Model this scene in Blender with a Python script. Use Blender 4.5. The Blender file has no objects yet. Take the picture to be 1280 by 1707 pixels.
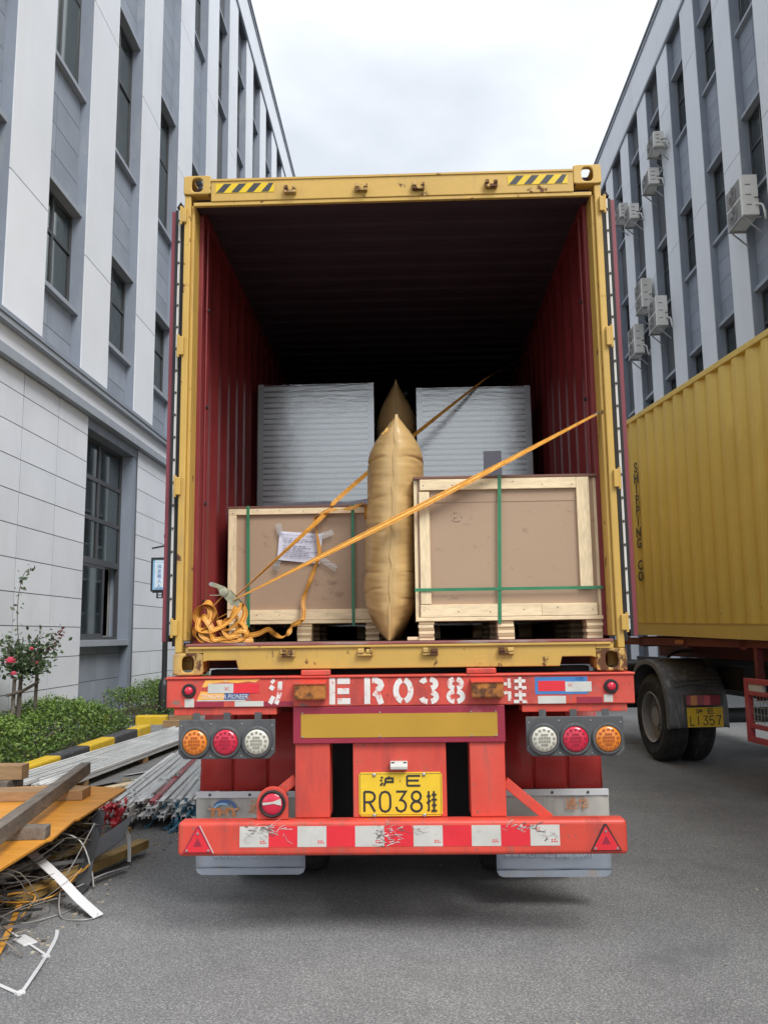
import bpy, bmesh, math, random
import numpy as np
from mathutils import Vector, Matrix
R = math.radians
rnd = random.Random(7)
sc = bpy.context.scene
col = sc.collection

# ------------------------------------------------------------------ camera
cam = bpy.data.cameras.new("camera"); camo = bpy.data.objects.new("camera", cam); col.objects.link(camo)
F_PX = 1409.81
cam.sensor_fit = 'VERTICAL'; cam.sensor_height = 36.0; cam.sensor_width = 27.0
cam.lens = F_PX / 1707.0 * 36.0
cam.clip_start = 0.05; cam.clip_end = 2000
yaw, pitch, roll = -0.02946403, 0.14395478, -0.01304568
fw = Vector((math.sin(yaw)*math.cos(pitch), math.cos(yaw)*math.cos(pitch), math.sin(pitch)))
rt = Vector((math.cos(yaw), -math.sin(yaw), 0)); up = rt.cross(fw)
rt2 = math.cos(roll)*rt + math.sin(roll)*up; up2 = -math.sin(roll)*rt + math.cos(roll)*up
m = Matrix((rt2, up2, -fw)).transposed().to_4x4(); m.translation = Vector((0.0700, -4.6117, 1.55))
camo.matrix_world = m
sc.camera = camo

# ------------------------------------------------------------------ sky and sun (overcast)
SUN = Vector((0.46, -0.62, 0.90)).normalized()
w = bpy.data.worlds.new("World"); sc.world = w; w.use_nodes = True
nt = w.node_tree; nt.nodes.clear()
def wn(t, **k):
    n = nt.nodes.new(t)
    for a, b in k.items(): setattr(n, a, b)
    return n
out = wn('ShaderNodeOutputWorld'); bg = wn('ShaderNodeBackground'); bg.inputs['Strength'].default_value = 0.1
sky = wn('ShaderNodeTexSky'); sky.sky_type = 'NISHITA'; sky.sun_disc = False
sky.sun_elevation = math.asin(SUN.z); sky.sun_rotation = math.atan2(SUN.x, SUN.y)
sky.air_density = 1.0; sky.dust_density = 3.0
tc = wn('ShaderNodeTexCoord'); mp = wn('ShaderNodeMapping'); mp.inputs['Scale'].default_value = (1.0, 1.0, 2.0)
nz = wn('ShaderNodeTexNoise'); nz.inputs['Scale'].default_value = 2.1; nz.inputs['Detail'].default_value = 5; nz.inputs['Roughness'].default_value = 0.45
rp = wn('ShaderNodeValToRGB')
rp.color_ramp.elements[0].position = 0.40; rp.color_ramp.elements[0].color = (3.9, 4.15, 4.5, 1)
rp.color_ramp.elements[1].position = 0.72; rp.color_ramp.elements[1].color = (6.9, 7.1, 7.35, 1)
mx = wn('ShaderNodeMix', data_type='RGBA'); mx.inputs[0].default_value = 0.92
L = nt.links.new
L(tc.outputs['Generated'], mp.inputs[0]); L(mp.outputs[0], nz.inputs['Vector']); L(nz.outputs['Fac'], rp.inputs[0])
L(sky.outputs[0], mx.inputs[6]); L(rp.outputs[0], mx.inputs[7]); L(mx.outputs[2], bg.inputs['Color']); L(bg.outputs[0], out.inputs['Surface'])
sl = bpy.data.lights.new("sun", 'SUN'); sl.energy = 1.5; sl.angle = R(28); sl.color = (1.0, 0.985, 0.96)
so = bpy.data.objects.new("sun", sl); col.objects.link(so)
so.rotation_euler = (-SUN).to_track_quat('-Z', 'Y').to_euler(); so.location = (20, -25, 45)
vs = sc.view_settings
vs.view_transform = 'Standard'; vs.look = 'None'; vs.exposure = 1.08; vs.gamma = 1.0; vs.use_curve_mapping = False
sc.cycles.use_denoising = True
sc.cycles.max_bounces = 8; sc.cycles.diffuse_bounces = 5; sc.cycles.transparent_max_bounces = 12
sc.cycles.caustics_reflective = False; sc.cycles.caustics_refractive = False

# ------------------------------------------------------------------ materials
MATS = {}
def mat(name, base, rough=0.6, metal=0.0, var=0.12, vscale=3.0, bump=0.0, bscale=60.0, layers=(), stretch=(1, 1, 1),
        spec=0.5, coat=0.0, island=0.0, objvar=0.0, fine=0.0, fscale=150.0, trans=0.0):
    """procedural painted / raw surface: colour with noise variation, optional wear layers
    layer = (colour, scale, lo, hi, (sx,sy,sz), roughness or None)"""
    if name in MATS: return MATS[name]
    M = bpy.data.materials.new(name); M.use_nodes = True; t = M.node_tree; n = t.nodes; lk = t.links.new
    bs = n['Principled BSDF']; bs.inputs['Roughness'].default_value = rough; bs.inputs['Metallic'].default_value = metal
    bs.inputs['Specular IOR Level'].default_value = spec; bs.inputs['Coat Weight'].default_value = coat
    tc = n.new('ShaderNodeTexCoord'); oi = n.new('ShaderNodeObjectInfo')
    add = n.new('ShaderNodeVectorMath'); add.operation = 'MULTIPLY_ADD'
    cmb = n.new('ShaderNodeCombineXYZ')
    for i in range(3): lk(oi.outputs['Random'], cmb.inputs[i])
    lk(cmb.outputs[0], add.inputs[0]); add.inputs[1].default_value = (37, 53, 71); lk(tc.outputs['Object'], add.inputs[2])
    vec = add.outputs[0]
    def noise(scale, st, det=4, rg=0.55):
        x = n.new('ShaderNodeTexNoise'); x.inputs['Scale'].default_value = scale; x.inputs['Detail'].default_value = det; x.inputs['Roughness'].default_value = rg
        if tuple(st) != (1, 1, 1):
            mpn = n.new('ShaderNodeMapping'); mpn.inputs['Scale'].default_value = st; lk(vec, mpn.inputs[0]); lk(mpn.outputs[0], x.inputs['Vector'])
        else: lk(vec, x.inputs['Vector'])
        return x.outputs['Fac']
    c = n.new('ShaderNodeValToRGB'); e = c.color_ramp.elements
    b = Vector(base[:3])
    e[0].position = 0.3; e[0].color = (*(b*(1-var)), 1); e[1].position = 0.7; e[1].color = (*[min(1, v*(1+var)) for v in b], 1)
    lk(noise(vscale, stretch), c.inputs[0]); cur = c.outputs[0]
    def mulv(cur, sock, lo, hi):
        mr = n.new('ShaderNodeMapRange'); mr.inputs[3].default_value = lo; mr.inputs[4].default_value = hi; lk(sock, mr.inputs[0])
        mm = n.new('ShaderNodeMix'); mm.data_type = 'RGBA'; mm.blend_type = 'MULTIPLY'; mm.inputs[0].default_value = 1
        lk(cur, mm.inputs[6]); lk(mr.outputs[0], mm.inputs[7]); return mm.outputs[2]
    if fine:
        mr = n.new('ShaderNodeMapRange'); mr.inputs[1].default_value = 0.3; mr.inputs[2].default_value = 0.7; mr.inputs[3].default_value = 1-fine; mr.inputs[4].default_value = 1+fine
        lk(noise(fscale, stretch, 3), mr.inputs[0])
        mm = n.new('ShaderNodeMix'); mm.data_type = 'RGBA'; mm.blend_type = 'MULTIPLY'; mm.inputs[0].default_value = 1
        lk(cur, mm.inputs[6]); lk(mr.outputs[0], mm.inputs[7]); cur = mm.outputs[2]
    if island:
        g = n.new('ShaderNodeNewGeometry'); cur = mulv(cur, g.outputs['Random Per Island'], 1-island, 1+island)
    if objvar: cur = mulv(cur, oi.outputs['Random'], 1-objvar, 1+objvar)
    rsock = None
    for (lc, ls, lo, hi, st, lr) in layers:
        mr = n.new('ShaderNodeMapRange'); mr.inputs[1].default_value = lo; mr.inputs[2].default_value = hi
        lk(noise(ls, st, 6, 0.62), mr.inputs[0])
        mm = n.new('ShaderNodeMix'); mm.data_type = 'RGBA'; lk(mr.outputs[0], mm.inputs[0]); lk(cur, mm.inputs[6]); mm.inputs[7].default_value = (*lc, 1)
        cur = mm.outputs[2]
        if lr is not None:
            mf = n.new('ShaderNodeMix'); mf.data_type = 'FLOAT'; lk(mr.outputs[0], mf.inputs[0])
            if rsock is None: mf.inputs[2].default_value = rough
            else: lk(rsock, mf.inputs[2])
            mf.inputs[3].default_value = lr; rsock = mf.outputs[0]
    if rsock is not None: lk(rsock, bs.inputs['Roughness'])
    lk(cur, bs.inputs['Base Color'])
    if bump:
        bp = n.new('ShaderNodeBump'); bp.inputs['Strength'].default_value = 1.0; bp.inputs['Distance'].default_value = bump
        lk(noise(bscale, stretch, 5), bp.inputs['Height']); lk(bp.outputs[0], bs.inputs['Normal'])
    MATS[name] = M
    return M

RUST = (0.11, 0.045, 0.02); DIRT = (0.12, 0.10, 0.08)
YEL = mat('container_yellow', (0.55, 0.345, 0.078), 0.5, var=0.08, vscale=2.5, bump=0.0012, bscale=25,
          layers=[((0.40, 0.26, 0.09), 6, 0.55, 0.75, (1, 1, 0.25), 0.7), (RUST, 12, 0.635, 0.685, (1, 1, 0.8), 0.85)])
YELR = mat('container_yellow_rusty', (0.58, 0.37, 0.10), 0.55, var=0.1, vscale=4,
          layers=[((0.36, 0.24, 0.10), 9, 0.45, 0.65, (1, 1, 0.4), 0.75), (RUST, 13, 0.50, 0.555, (1, 1, 0.6), 0.88)], bump=0.002, bscale=40)
YEL2 = mat('far_container_yellow', (0.60, 0.45, 0.11), 0.5, var=0.07, vscale=1.2, bump=0.001, bscale=15,
          layers=[((0.72, 0.56, 0.16), 5, 0.60, 0.78, (1, 1, 0.3), None), (RUST, 16, 0.70, 0.73, (1, 1, 1), 0.85)])
MAR = mat('maroon_interior', (0.20, 0.024, 0.026), 0.45, var=0.15, vscale=3, layers=[((0.26, 0.05, 0.045), 8, 0.58, 0.75, (1, 1, 0.3), 0.6)])
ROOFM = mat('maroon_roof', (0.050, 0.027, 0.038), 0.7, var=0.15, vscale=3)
MARD = mat('maroon_door', (0.20, 0.035, 0.05), 0.5, var=0.12)
PINKM = mat('maroon_worn_threshold', (0.24, 0.075, 0.07), 0.6, var=0.2, vscale=10, stretch=(0.3, 1, 1), layers=[((0.33, 0.28, 0.27), 9, 0.52, 0.66, (0.25, 1, 1), 0.7)])
RED = mat('trailer_red', (0.63, 0.068, 0.043), 0.45, var=0.10, vscale=2.2, bump=0.0015, bscale=14,
          layers=[((0.64, 0.092, 0.066), 1.8, 0.50, 0.72, (1, 1, 0.6), 0.55), ((0.40, 0.052, 0.042), 4, 0.52, 0.70, (1.5, 1, 0.35), 0.6), ((0.28, 0.105, 0.075), 6, 0.555, 0.78, (3, 1, 0.25), 0.75), ((0.16, 0.11, 0.09), 26, 0.635, 0.69, (1, 1, 1), 0.85)])
REDW = mat('trailer_red_scuffed', (0.60, 0.07, 0.048), 0.5, var=0.14, vscale=5, bump=0.0015, bscale=20,
          layers=[((0.62, 0.11, 0.08), 2.5, 0.5, 0.7, (1, 1, 0.8), 0.6), ((0.36, 0.05, 0.042), 7, 0.50, 0.68, (1, 1, 0.5), 0.65), ((0.22, 0.15, 0.13), 15, 0.585, 0.66, (1, 1, 0.7), 0.85), ((0.10, 0.075, 0.065), 34, 0.66, 0.70, (1, 1, 1), 0.9)])
REDD = mat('trailer_red_fender', (0.42, 0.035, 0.03), 0.38, var=0.18, vscale=3, layers=[((0.30, 0.12, 0.10), 6, 0.58, 0.78, (1, 1, 0.3), 0.7)])
DRED = mat('chassis_dark_red', (0.13, 0.02, 0.018), 0.7, var=0.25)
BLK = mat('black_rubber', (0.018, 0.018, 0.019), 0.75, var=0.2)
TYRE = mat('tyre_rubber', (0.022, 0.022, 0.023), 0.85, var=0.2, layers=[((0.075, 0.07, 0.065), 7, 0.5, 0.75, (1, 1, 1), 0.95)])
DGREY = mat('dark_grey_metal', (0.075, 0.078, 0.082), 0.55, var=0.15, layers=[((0.15, 0.145, 0.14), 9, 0.52, 0.75, (1, 1, 0.5), 0.8)])
FGREY = mat('fender_plastic', (0.13, 0.135, 0.14), 0.6, var=0.2, vscale=6, layers=[((0.32, 0.32, 0.31), 8, 0.55, 0.70, (2, 2, 0.3), 0.8)])
STEEL = mat('bare_steel', (0.42, 0.42, 0.41), 0.4, metal=0.7, var=0.15)
ZINC = mat('zinc_yellow_steel', (0.42, 0.40, 0.27), 0.32, metal=0.75, var=0.2, vscale=30)
RIM = mat('wheel_rim', (0.34, 0.33, 0.31), 0.5, metal=0.3, var=0.15, layers=[((0.2, 0.18, 0.15), 8, 0.55, 0.75, (1, 1, 1), 0.8)])
WSTRIP = mat('white_seal_strip', (0.60, 0.59, 0.565), 0.5, var=0.06)
WST = mat('white_sticker', (0.56, 0.55, 0.51), 0.45, var=0.10, vscale=9, layers=[((0.42, 0.36, 0.32), 14, 0.62, 0.72, (1, 1, 1), 0.7)])
WSPRAY = mat('white_spray_paint', (0.72, 0.69, 0.66), 0.65, var=0.1, vscale=20, layers=[((0.64, 0.14, 0.11), 26, 0.56, 0.66, (1, 1, 1), None)])
REDST = mat('red_sticker', (0.72, 0.03, 0.045), 0.3, var=0.06, vscale=8)
MARST = mat('maroon_reflector', (0.30, 0.025, 0.05), 0.3, var=0.1, vscale=5, layers=[((0.42, 0.14, 0.16), 7, 0.6, 0.8, (1, 1, 1), None)])
YELST = mat('amber_reflector', (0.46, 0.265, 0.03), 0.35, var=0.06, vscale=4)
PLATEY = mat('plate_yellow', (0.80, 0.53, 0.03), 0.4, var=0.05, vscale=20)
PLATEK = mat('plate_black', (0.03, 0.028, 0.025), 0.5)
BLUEST = mat('blue_sticker', (0.05, 0.20, 0.48), 0.45, var=0.1, vscale=12)
ORST = mat('orange_sticker', (0.85, 0.42, 0.08), 0.45, var=0.12, vscale=14, layers=[((0.72, 0.62, 0.5), 25, 0.55, 0.62, (1, 1, 1), None)])
NAVYF = mat('flap_navy', (0.07, 0.13, 0.30), 0.55, var=0.15)
NAVY = mat('navy_sticker', (0.05, 0.09, 0.24), 0.45, var=0.1)
RUSTY = mat('rusty_orange_steel', (0.42, 0.15, 0.03), 0.8, var=0.3, vscale=14, layers=[(RUST, 16, 0.48, 0.6, (1, 1, 1), 0.9)], bump=0.002, bscale=60)
LAMPO = mat('lens_amber', (0.72, 0.22, 0.02), 0.18, var=0.06, coat=0.6)
LAMPR = mat('lens_red', (0.60, 0.015, 0.05), 0.18, var=0.06, coat=0.6)
LAMPW = mat('lens_clear', (0.62, 0.60, 0.52), 0.2, var=0.06, coat=0.6)
LAMPO2 = mat('lens_amber_cell', (0.40, 0.09, 0.01), 0.2, coat=0.6); LAMPR2 = mat('lens_red_cell', (0.36, 0.01, 0.04), 0.2, coat=0.6); LAMPW2 = mat('lens_clear_cell', (0.30, 0.28, 0.22), 0.2, coat=0.6)
FLAP = mat('mudflap_grey', (0.50, 0.48, 0.44), 0.55, var=0.15, vscale=4, layers=[((0.25, 0.24, 0.22), 5, 0.5, 0.7, (1.5, 1, 0.2), 0.7)])
FLAPB = mat('mudflap_bluegrey', (0.30, 0.34, 0.40), 0.4, var=0.12, vscale=3, layers=[((0.34, 0.30, 0.27), 9, 0.55, 0.7, (1, 1, 0.6), 0.7)])
WOOD = mat('pale_pine', (0.80, 0.64, 0.41), 0.65, var=0.12, vscale=2.5, stretch=(1, 6, 6), fine=0.13, fscale=14, layers=[((0.34, 0.20, 0.09), 9, 0.71, 0.76, (1, 1.6, 1.6), None)], bump=0.0008, bscale=40)
WOODV = mat('pale_pine_upright', (0.80, 0.64, 0.41), 0.65, var=0.12, vscale=2.5, stretch=(6, 6, 1), fine=0.13, fscale=14, layers=[((0.34, 0.20, 0.09), 9, 0.71, 0.76, (1.6, 1.6, 1), None)], bump=0.0008, bscale=40)
PLYE = mat('plywood_edge', (0.46, 0.33, 0.19), 0.75, var=0.3, vscale=3, stretch=(1, 1, 40))
HARDB = mat('brown_hardboard', (0.41, 0.28, 0.185), 0.6, var=0.05, vscale=1.5, fine=0.04, fscale=120, layers=[((0.27, 0.17, 0.115), 9, 0.615, 0.72, (1, 1, 1.6), None)])
LIDB = mat('lid_edge_brown', (0.17, 0.075, 0.05), 0.6, var=0.15)
GREEN = mat('green_strapping', (0.03, 0.20, 0.09), 0.3, var=0.15, vscale=8)
PAPER = mat('paper_white', (0.68, 0.68, 0.78), 0.6, var=0.05, vscale=6)
INK = mat('ink_grey', (0.25, 0.25, 0.32), 0.7)
KRAFT = mat('kraft_bag', (0.55, 0.36, 0.15), 0.30, var=0.05, vscale=3, bump=0.0035, bscale=6, stretch=(1, 1.2, 3.5))
STRAPO = mat('orange_webbing', (0.66, 0.30, 0.045), 0.55, var=0.2, vscale=40, stretch=(1, 1, 1), island=0.1)
STRAPD = mat('orange_webbing_dark', (0.40, 0.155, 0.02), 0.6, var=0.2, vscale=40)
STRAPY = mat('orange_webbing_edge', (0.78, 0.46, 0.12), 0.55, var=0.2, vscale=30)
SHEET = mat('white_panel_edge', (0.94, 0.95, 0.96), 0.3, var=0.18, vscale=2.5, stretch=(1, 1, 6), island=0.0)
GAPSHADE = mat('panel_gap_shade', (0.09, 0.092, 0.095), 0.4, var=0.3, vscale=4)  # shade between stacked panels, painted as a dark tone
LGREY = mat('light_grey_edge_guard', (0.62, 0.63, 0.64), 0.4, var=0.1)
WALLW = mat('wall_light', (0.715, 0.74, 0.78), 0.75, var=0.035, vscale=0.7, objvar=0.03, fine=0.02, fscale=30, layers=[((0.66, 0.67, 0.69), 1.2, 0.55, 0.8, (1, 1, 0.15), None)])
WALLP = mat('wall_stone_panel', (0.675, 0.70, 0.745), 0.7, var=0.05, vscale=0.9, objvar=0.045, fine=0.02, fscale=30, layers=[((0.63, 0.645, 0.67), 1.5, 0.55, 0.8, (1, 1, 0.3), None)])
WALLG = mat('wall_bluegrey', (0.235, 0.268, 0.325), 0.7, var=0.06, vscale=1.5, layers=[((0.31, 0.335, 0.37), 2.5, 0.55, 0.75, (1, 1, 0.4), None)])
WALLGP = mat('wall_bluegrey_panel', (0.265, 0.298, 0.352), 0.7, var=0.09, vscale=1.5, objvar=0.09)
JOINT = mat('joint_dark', (0.10, 0.108, 0.12), 0.9, var=0.1)
LEDGE = mat('ledge_grey', (0.30, 0.33, 0.375), 0.65, var=0.06)
CAPD = mat('parapet_cap', (0.07, 0.075, 0.08), 0.5)
FRAME = mat('window_frame_grey', (0.06, 0.062, 0.066), 0.45)
ROOM = mat('room_dark', (0.36, 0.36, 0.33), 0.9, var=0.5, vscale=0.8)
CURT = mat('curtain_pale', (0.62, 0.58, 0.55), 0.9, var=0.08, vscale=6, stretch=(6, 6, 0.3))
ACW = mat('ac_white', (0.68, 0.67, 0.63), 0.45, var=0.06, vscale=4, layers=[((0.5, 0.47, 0.42), 5, 0.6, 0.8, (1, 1, 0.3), None)])
ACG = mat('ac_grille', (0.22, 0.215, 0.21), 0.6, var=0.1)
ACB = mat('ac_bracket', (0.33, 0.33, 0.32), 0.5, metal=0.3, var=0.2)
HOSE = mat('pipe_insulation', (0.62, 0.62, 0.60), 0.7)
KERBY = mat('kerb_yellow', (0.66, 0.43, 0.02), 0.65, var=0.1, vscale=6, layers=[((0.42, 0.35, 0.22), 12, 0.6, 0.7, (1, 1, 1), None)])
KERBK = mat('kerb_black', (0.055, 0.055, 0.06), 0.75, var=0.2, vscale=6, layers=[((0.2, 0.2, 0.2), 12, 0.62, 0.72, (1, 1, 1), None)])
SOIL = mat('soil', (0.085, 0.065, 0.045), 0.95, var=0.4, vscale=12, bump=0.02, bscale=30)
BARK = mat('bark', (0.14, 0.115, 0.095), 0.9, var=0.3, vscale=12, bump=0.004, bscale=40, stretch=(1, 1, 0.3))
ORPLY = mat('orange_plywood', (0.66, 0.285, 0.035), 0.5, var=0.14, vscale=2.5, stretch=(0.6, 5, 1), fine=0.08, fscale=12, layers=[((0.40, 0.16, 0.03), 6, 0.6, 0.74, (0.5, 2.5, 1), None)])
OLDW = mat('old_grey_timber', (0.17, 0.145, 0.12), 0.8, var=0.3, vscale=4, stretch=(5, 0.5, 5), fine=0.2, fscale=16, bump=0.002, bscale=30)
BRNW = mat('brown_timber', (0.36, 0.22, 0.11), 0.75, var=0.2, vscale=3, stretch=(0.5, 6, 6), fine=0.15, fscale=14, bump=0.002, bscale=30)
YWOOD = mat('yellowish_batten', (0.34, 0.22, 0.07), 0.7, var=0.25, vscale=3, stretch=(3, 3, 3))
BLKM = mat('black_sheet_metal', (0.05, 0.051, 0.054), 0.5, metal=0.2, var=0.15, vscale=4)
WIREM = mat('dark_wire', (0.05, 0.05, 0.05), 0.5, var=0.4, vscale=5, island=0.5)
WIREG = mat('grey_wire', (0.36, 0.35, 0.33), 0.45, metal=0.2, var=0.2)
PROF = mat('aluminium_profile', (0.76, 0.76, 0.75), 0.35, metal=0.1, var=0.2, vscale=3, stretch=(4, 0.5, 4), island=0.22)
PROFD = mat('profile_end_dark', (0.16, 0.155, 0.15), 0.6, var=0.4, vscale=30, island=0.3)
RPLAS = mat('red_plastic', (0.52, 0.035, 0.05), 0.3, var=0.25, vscale=14)
BPLAS = mat('blue_plastic', (0.10, 0.27, 0.38), 0.3, var=0.25, vscale=14)
WPLAS = mat('white_plastic_strip', (0.70, 0.70, 0.70), 0.4, var=0.05)
OSTRIP = mat('orange_strip', (0.62, 0.30, 0.05), 0.5, var=0.15)
PINK = mat('rose_pink', (0.80, 0.20, 0.30), 0.5, var=0.25, vscale=60, island=0.25)
SIGNB = mat('sign_blue', (0.30, 0.55, 0.78), 0.4, var=0.12, vscale=3)
SIGNW = mat('sign_pale', (0.66, 0.76, 0.84), 0.4, var=0.05)
SIGNI = mat('sign_ink_blue', (0.05, 0.18, 0.48), 0.5)
BLKP = mat('black_paint', (0.022, 0.023, 0.025), 0.4)
FADED = mat('faded_lettering', (0.43, 0.46, 0.51), 0.5, var=0.1)
FLOORM = mat('container_floor', (0.20, 0.15, 0.12), 0.6, var=0.2, vscale=4, stretch=(5, 0.5, 1))
HAZY = mat('hazard_yellow', (0.72, 0.50, 0.01), 0.4, var=0.05); HAZK = mat('hazard_black', (0.04, 0.04, 0.045), 0.5)
LETK = mat('letter_black', (0.025, 0.025, 0.02), 0.6, layers=[((0.47, 0.32, 0.045), 30, 0.63, 0.68, (1, 1, 1), None)])
GHOST = mat('letter_faded', (0.50, 0.355, 0.07), 0.55, var=0.06)

def leafmat(name, c0, c1, c2):
    M = bpy.data.materials.new(name); M.use_nodes = True; t = M.node_tree; n = t.nodes; lk = t.links.new
    bs = n['Principled BSDF']; bs.inputs['Roughness'].default_value = 0.45
    g = n.new('ShaderNodeNewGeometry'); c = n.new('ShaderNodeValToRGB'); e = c.color_ramp.elements
    e[0].color = (*c0, 1); e[0].position = 0; e[1].color = (*c2, 1); e[1].position = 1
    k = e.new(0.55); k.color = (*c1, 1)
    lk(g.outputs['Random Per Island'], c.inputs[0]); lk(c.outputs[0], bs.inputs['Base Color'])
    tr = n.new('ShaderNodeBsdfTranslucent'); lk(c.outputs[0], tr.inputs[0]); ms = n.new('ShaderNodeMixShader'); ms.inputs[0].default_value = 0.25
    lk(bs.outputs[0], ms.inputs[1]); lk(tr.outputs[0], ms.inputs[2]); lk(ms.outputs[0], n['Material Output'].inputs[0])
    return M
HEDGE = leafmat('hedge_leaf', (0.035, 0.075, 0.012), (0.075, 0.145, 0.022), (0.20, 0.30, 0.06))
HEDGE2 = leafmat('hedge_leaf_tip', (0.10, 0.19, 0.03), (0.17, 0.28, 0.045), (0.28, 0.38, 0.09))
ROSEL = leafmat('rose_leaf', (0.03, 0.055, 0.022), (0.06, 0.10, 0.04), (0.12, 0.16, 0.07))
ROSER = leafmat('rose_leaf_young', (0.10, 0.02, 0.02), (0.16, 0.04, 0.035), (0.12, 0.10, 0.05))

def glassmat(name, tint, refl=0.5, rough=0.02, bump=0.0):
    M = bpy.data.materials.new(name); M.use_nodes = True; t = M.node_tree; n = t.nodes; lk = t.links.new
    n.remove(n['Principled BSDF'])
    tr = n.new('ShaderNodeBsdfTransparent'); tr.inputs[0].default_value = (*tint, 1)
    gl = n.new('ShaderNodeBsdfGlossy'); gl.inputs['Roughness'].default_value = rough; gl.inputs[0].default_value = (0.9, 0.93, 0.93, 1)
    fr = n.new('ShaderNodeFresnel'); fr.inputs[0].default_value = 1.5
    mr = n.new('ShaderNodeMapRange'); mr.inputs[3].default_value = refl*0.35; mr.inputs[4].default_value = refl*1.6
    ms = n.new('ShaderNodeMixShader'); lk(fr.outputs[0], mr.inputs[0]); lk(mr.outputs[0], ms.inputs[0]); lk(tr.outputs[0], ms.inputs[1]); lk(gl.outputs[0], ms.inputs[2])
    if bump:
        tc = n.new('ShaderNodeTexCoord'); mp = n.new('ShaderNodeMapping'); mp.inputs['Scale'].default_value = (0.7, 0.7, 3.2); mp.inputs['Rotation'].default_value = (0.3, 0.25, 0.2)
        nz = n.new('ShaderNodeTexNoise'); nz.inputs['Scale'].default_value = 13; nz.inputs['Detail'].default_value = 6; nz.inputs['Distortion'].default_value = 0.5
        bp = n.new('ShaderNodeBump'); bp.inputs['Distance'].default_value = bump
        lk(tc.outputs['Object'], mp.inputs[0]); lk(mp.outputs[0], nz.inputs[0]); lk(nz.outputs[0], bp.inputs['Height']); lk(bp.outputs[0], gl.inputs['Normal']); lk(bp.outputs[0], fr.inputs['Normal'])
    lk(ms.outputs[0], n['Material Output'].inputs[0])
    return M
GLASS = glassmat('window_glass', (0.62, 0.66, 0.63), 0.42, 0.03)
FILM = glassmat('wrap_film', (0.985, 0.985, 0.99), 0.85, 0.20, 0.0013)

FILM2 = glassmat('loose_film', (0.97, 0.975, 0.98), 0.16, 0.25, 0.003)
def asphalt():
    M = bpy.data.materials.new('asphalt'); M.use_nodes = True; t = M.node_tree; n = t.nodes; lk = t.links.new
    bs = n['Principled BSDF']; bs.inputs['Roughness'].default_value = 0.85
    tc = n.new('ShaderNodeTexCoord')
    def nz(s, d=3, r=0.6):
        x = n.new('ShaderNodeTexNoise'); x.inputs['Scale'].default_value = s; x.inputs['Detail'].default_value = d; x.inputs['Roughness'].default_value = r
        lk(tc.outputs['Object'], x.inputs[0]); return x.outputs['Fac']
    vo = n.new('ShaderNodeTexVoronoi'); vo.inputs['Scale'].default_value = 210; lk(tc.outputs['Object'], vo.inputs['Vector'])
    r1 = n.new('ShaderNodeValToRGB'); e = r1.color_ramp.elements
    e[0].position = 0.1; e[0].color = (0.135, 0.137, 0.141, 1); e[1].position = 0.92; e[1].color = (0.385, 0.386, 0.386, 1)
    k = e.new(0.6); k.color = (0.20, 0.202, 0.205, 1)
    lk(vo.outputs['Color'], r1.inputs[0])
    r2 = n.new('ShaderNodeValToRGB'); e = r2.color_ramp.elements
    e[0].position = 0.38; e[0].color = (0.75, 0.75, 0.75, 1); e[1].position = 0.62; e[1].color = (1.42, 1.41, 1.39, 1); lk(nz(75, 5, 0.75), r2.inputs[0])
    r3 = n.new('ShaderNodeValToRGB'); e = r3.color_ramp.elements
    e[0].position = 0.3; e[0].color = (0.74, 0.74, 0.75, 1); e[1].position = 0.7; e[1].color = (1.14, 1.14, 1.13, 1); lk(nz(0.8, 8, 0.7), r3.inputs[0])
    def mul(a, b):
        mm = n.new('ShaderNodeMix'); mm.data_type = 'RGBA'; mm.blend_type = 'MULTIPLY'; mm.inputs[0].default_value = 1; lk(a, mm.inputs[6]); lk(b, mm.inputs[7]); return mm.outputs[2]
    c = mul(mul(r1.outputs[0], r2.outputs[0]), r3.outputs[0])
    st = n.new('ShaderNodeMapRange'); st.inputs[1].default_value = 0.57; st.inputs[2].default_value = 0.74; st.inputs[4].default_value = 0.7; lk(nz(1.1, 7, 0.62), st.inputs[0])
    mm = n.new('ShaderNodeMix'); mm.data_type = 'RGBA'; lk(st.outputs[0], mm.inputs[0]); lk(c, mm.inputs[6]); mm.inputs[7].default_value = (0.13, 0.13, 0.131, 1)
    lk(mm.outputs[2], bs.inputs['Base Color'])
    bp = n.new('ShaderNodeBump'); bp.inputs['Distance'].default_value = 0.003; lk(vo.outputs['Distance'], bp.inputs['Height']); lk(bp.outputs[0], bs.inputs['Normal'])
    return M
ASPH = asphalt()

# ------------------------------------------------------------------ mesh helpers
ORG = {}
def thing(name, loc, label, cat, group=None, rotz=0.0, rot=None):
    o = bpy.data.objects.new(name, None); col.objects.link(o); o.location = loc; o.empty_display_size = 0.2
    o.rotation_euler = rot if rot else (0, 0, rotz)
    o['label'] = label; o['category'] = cat
    if group: o['group'] = group
    ORG[o] = Vector(loc) if (rotz == 0 and rot is None) else Vector((0, 0, 0))
    return o
def V(*a): return Vector(a)
def catmull(pts, n=8, closed=False):
    P = [Vector(p) for p in pts]; o = []
    N = len(P); rng = range(N if closed else N-1)
    for i in rng:
        p0 = P[i-1] if (closed or i > 0) else P[0]; p1 = P[i]; p2 = P[(i+1) % N]; p3 = P[(i+2) % N] if (closed or i+2 < N) else P[-1]
        for k in range(n):
            t = k/n
            o.append(0.5*((2*p1)+(-p0+p2)*t+(2*p0-5*p1+4*p2-p3)*t*t+(-p0+3*p1-3*p2+p3)*t**3))
    if not closed: o.append(P[-1].copy())
    return o
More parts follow.
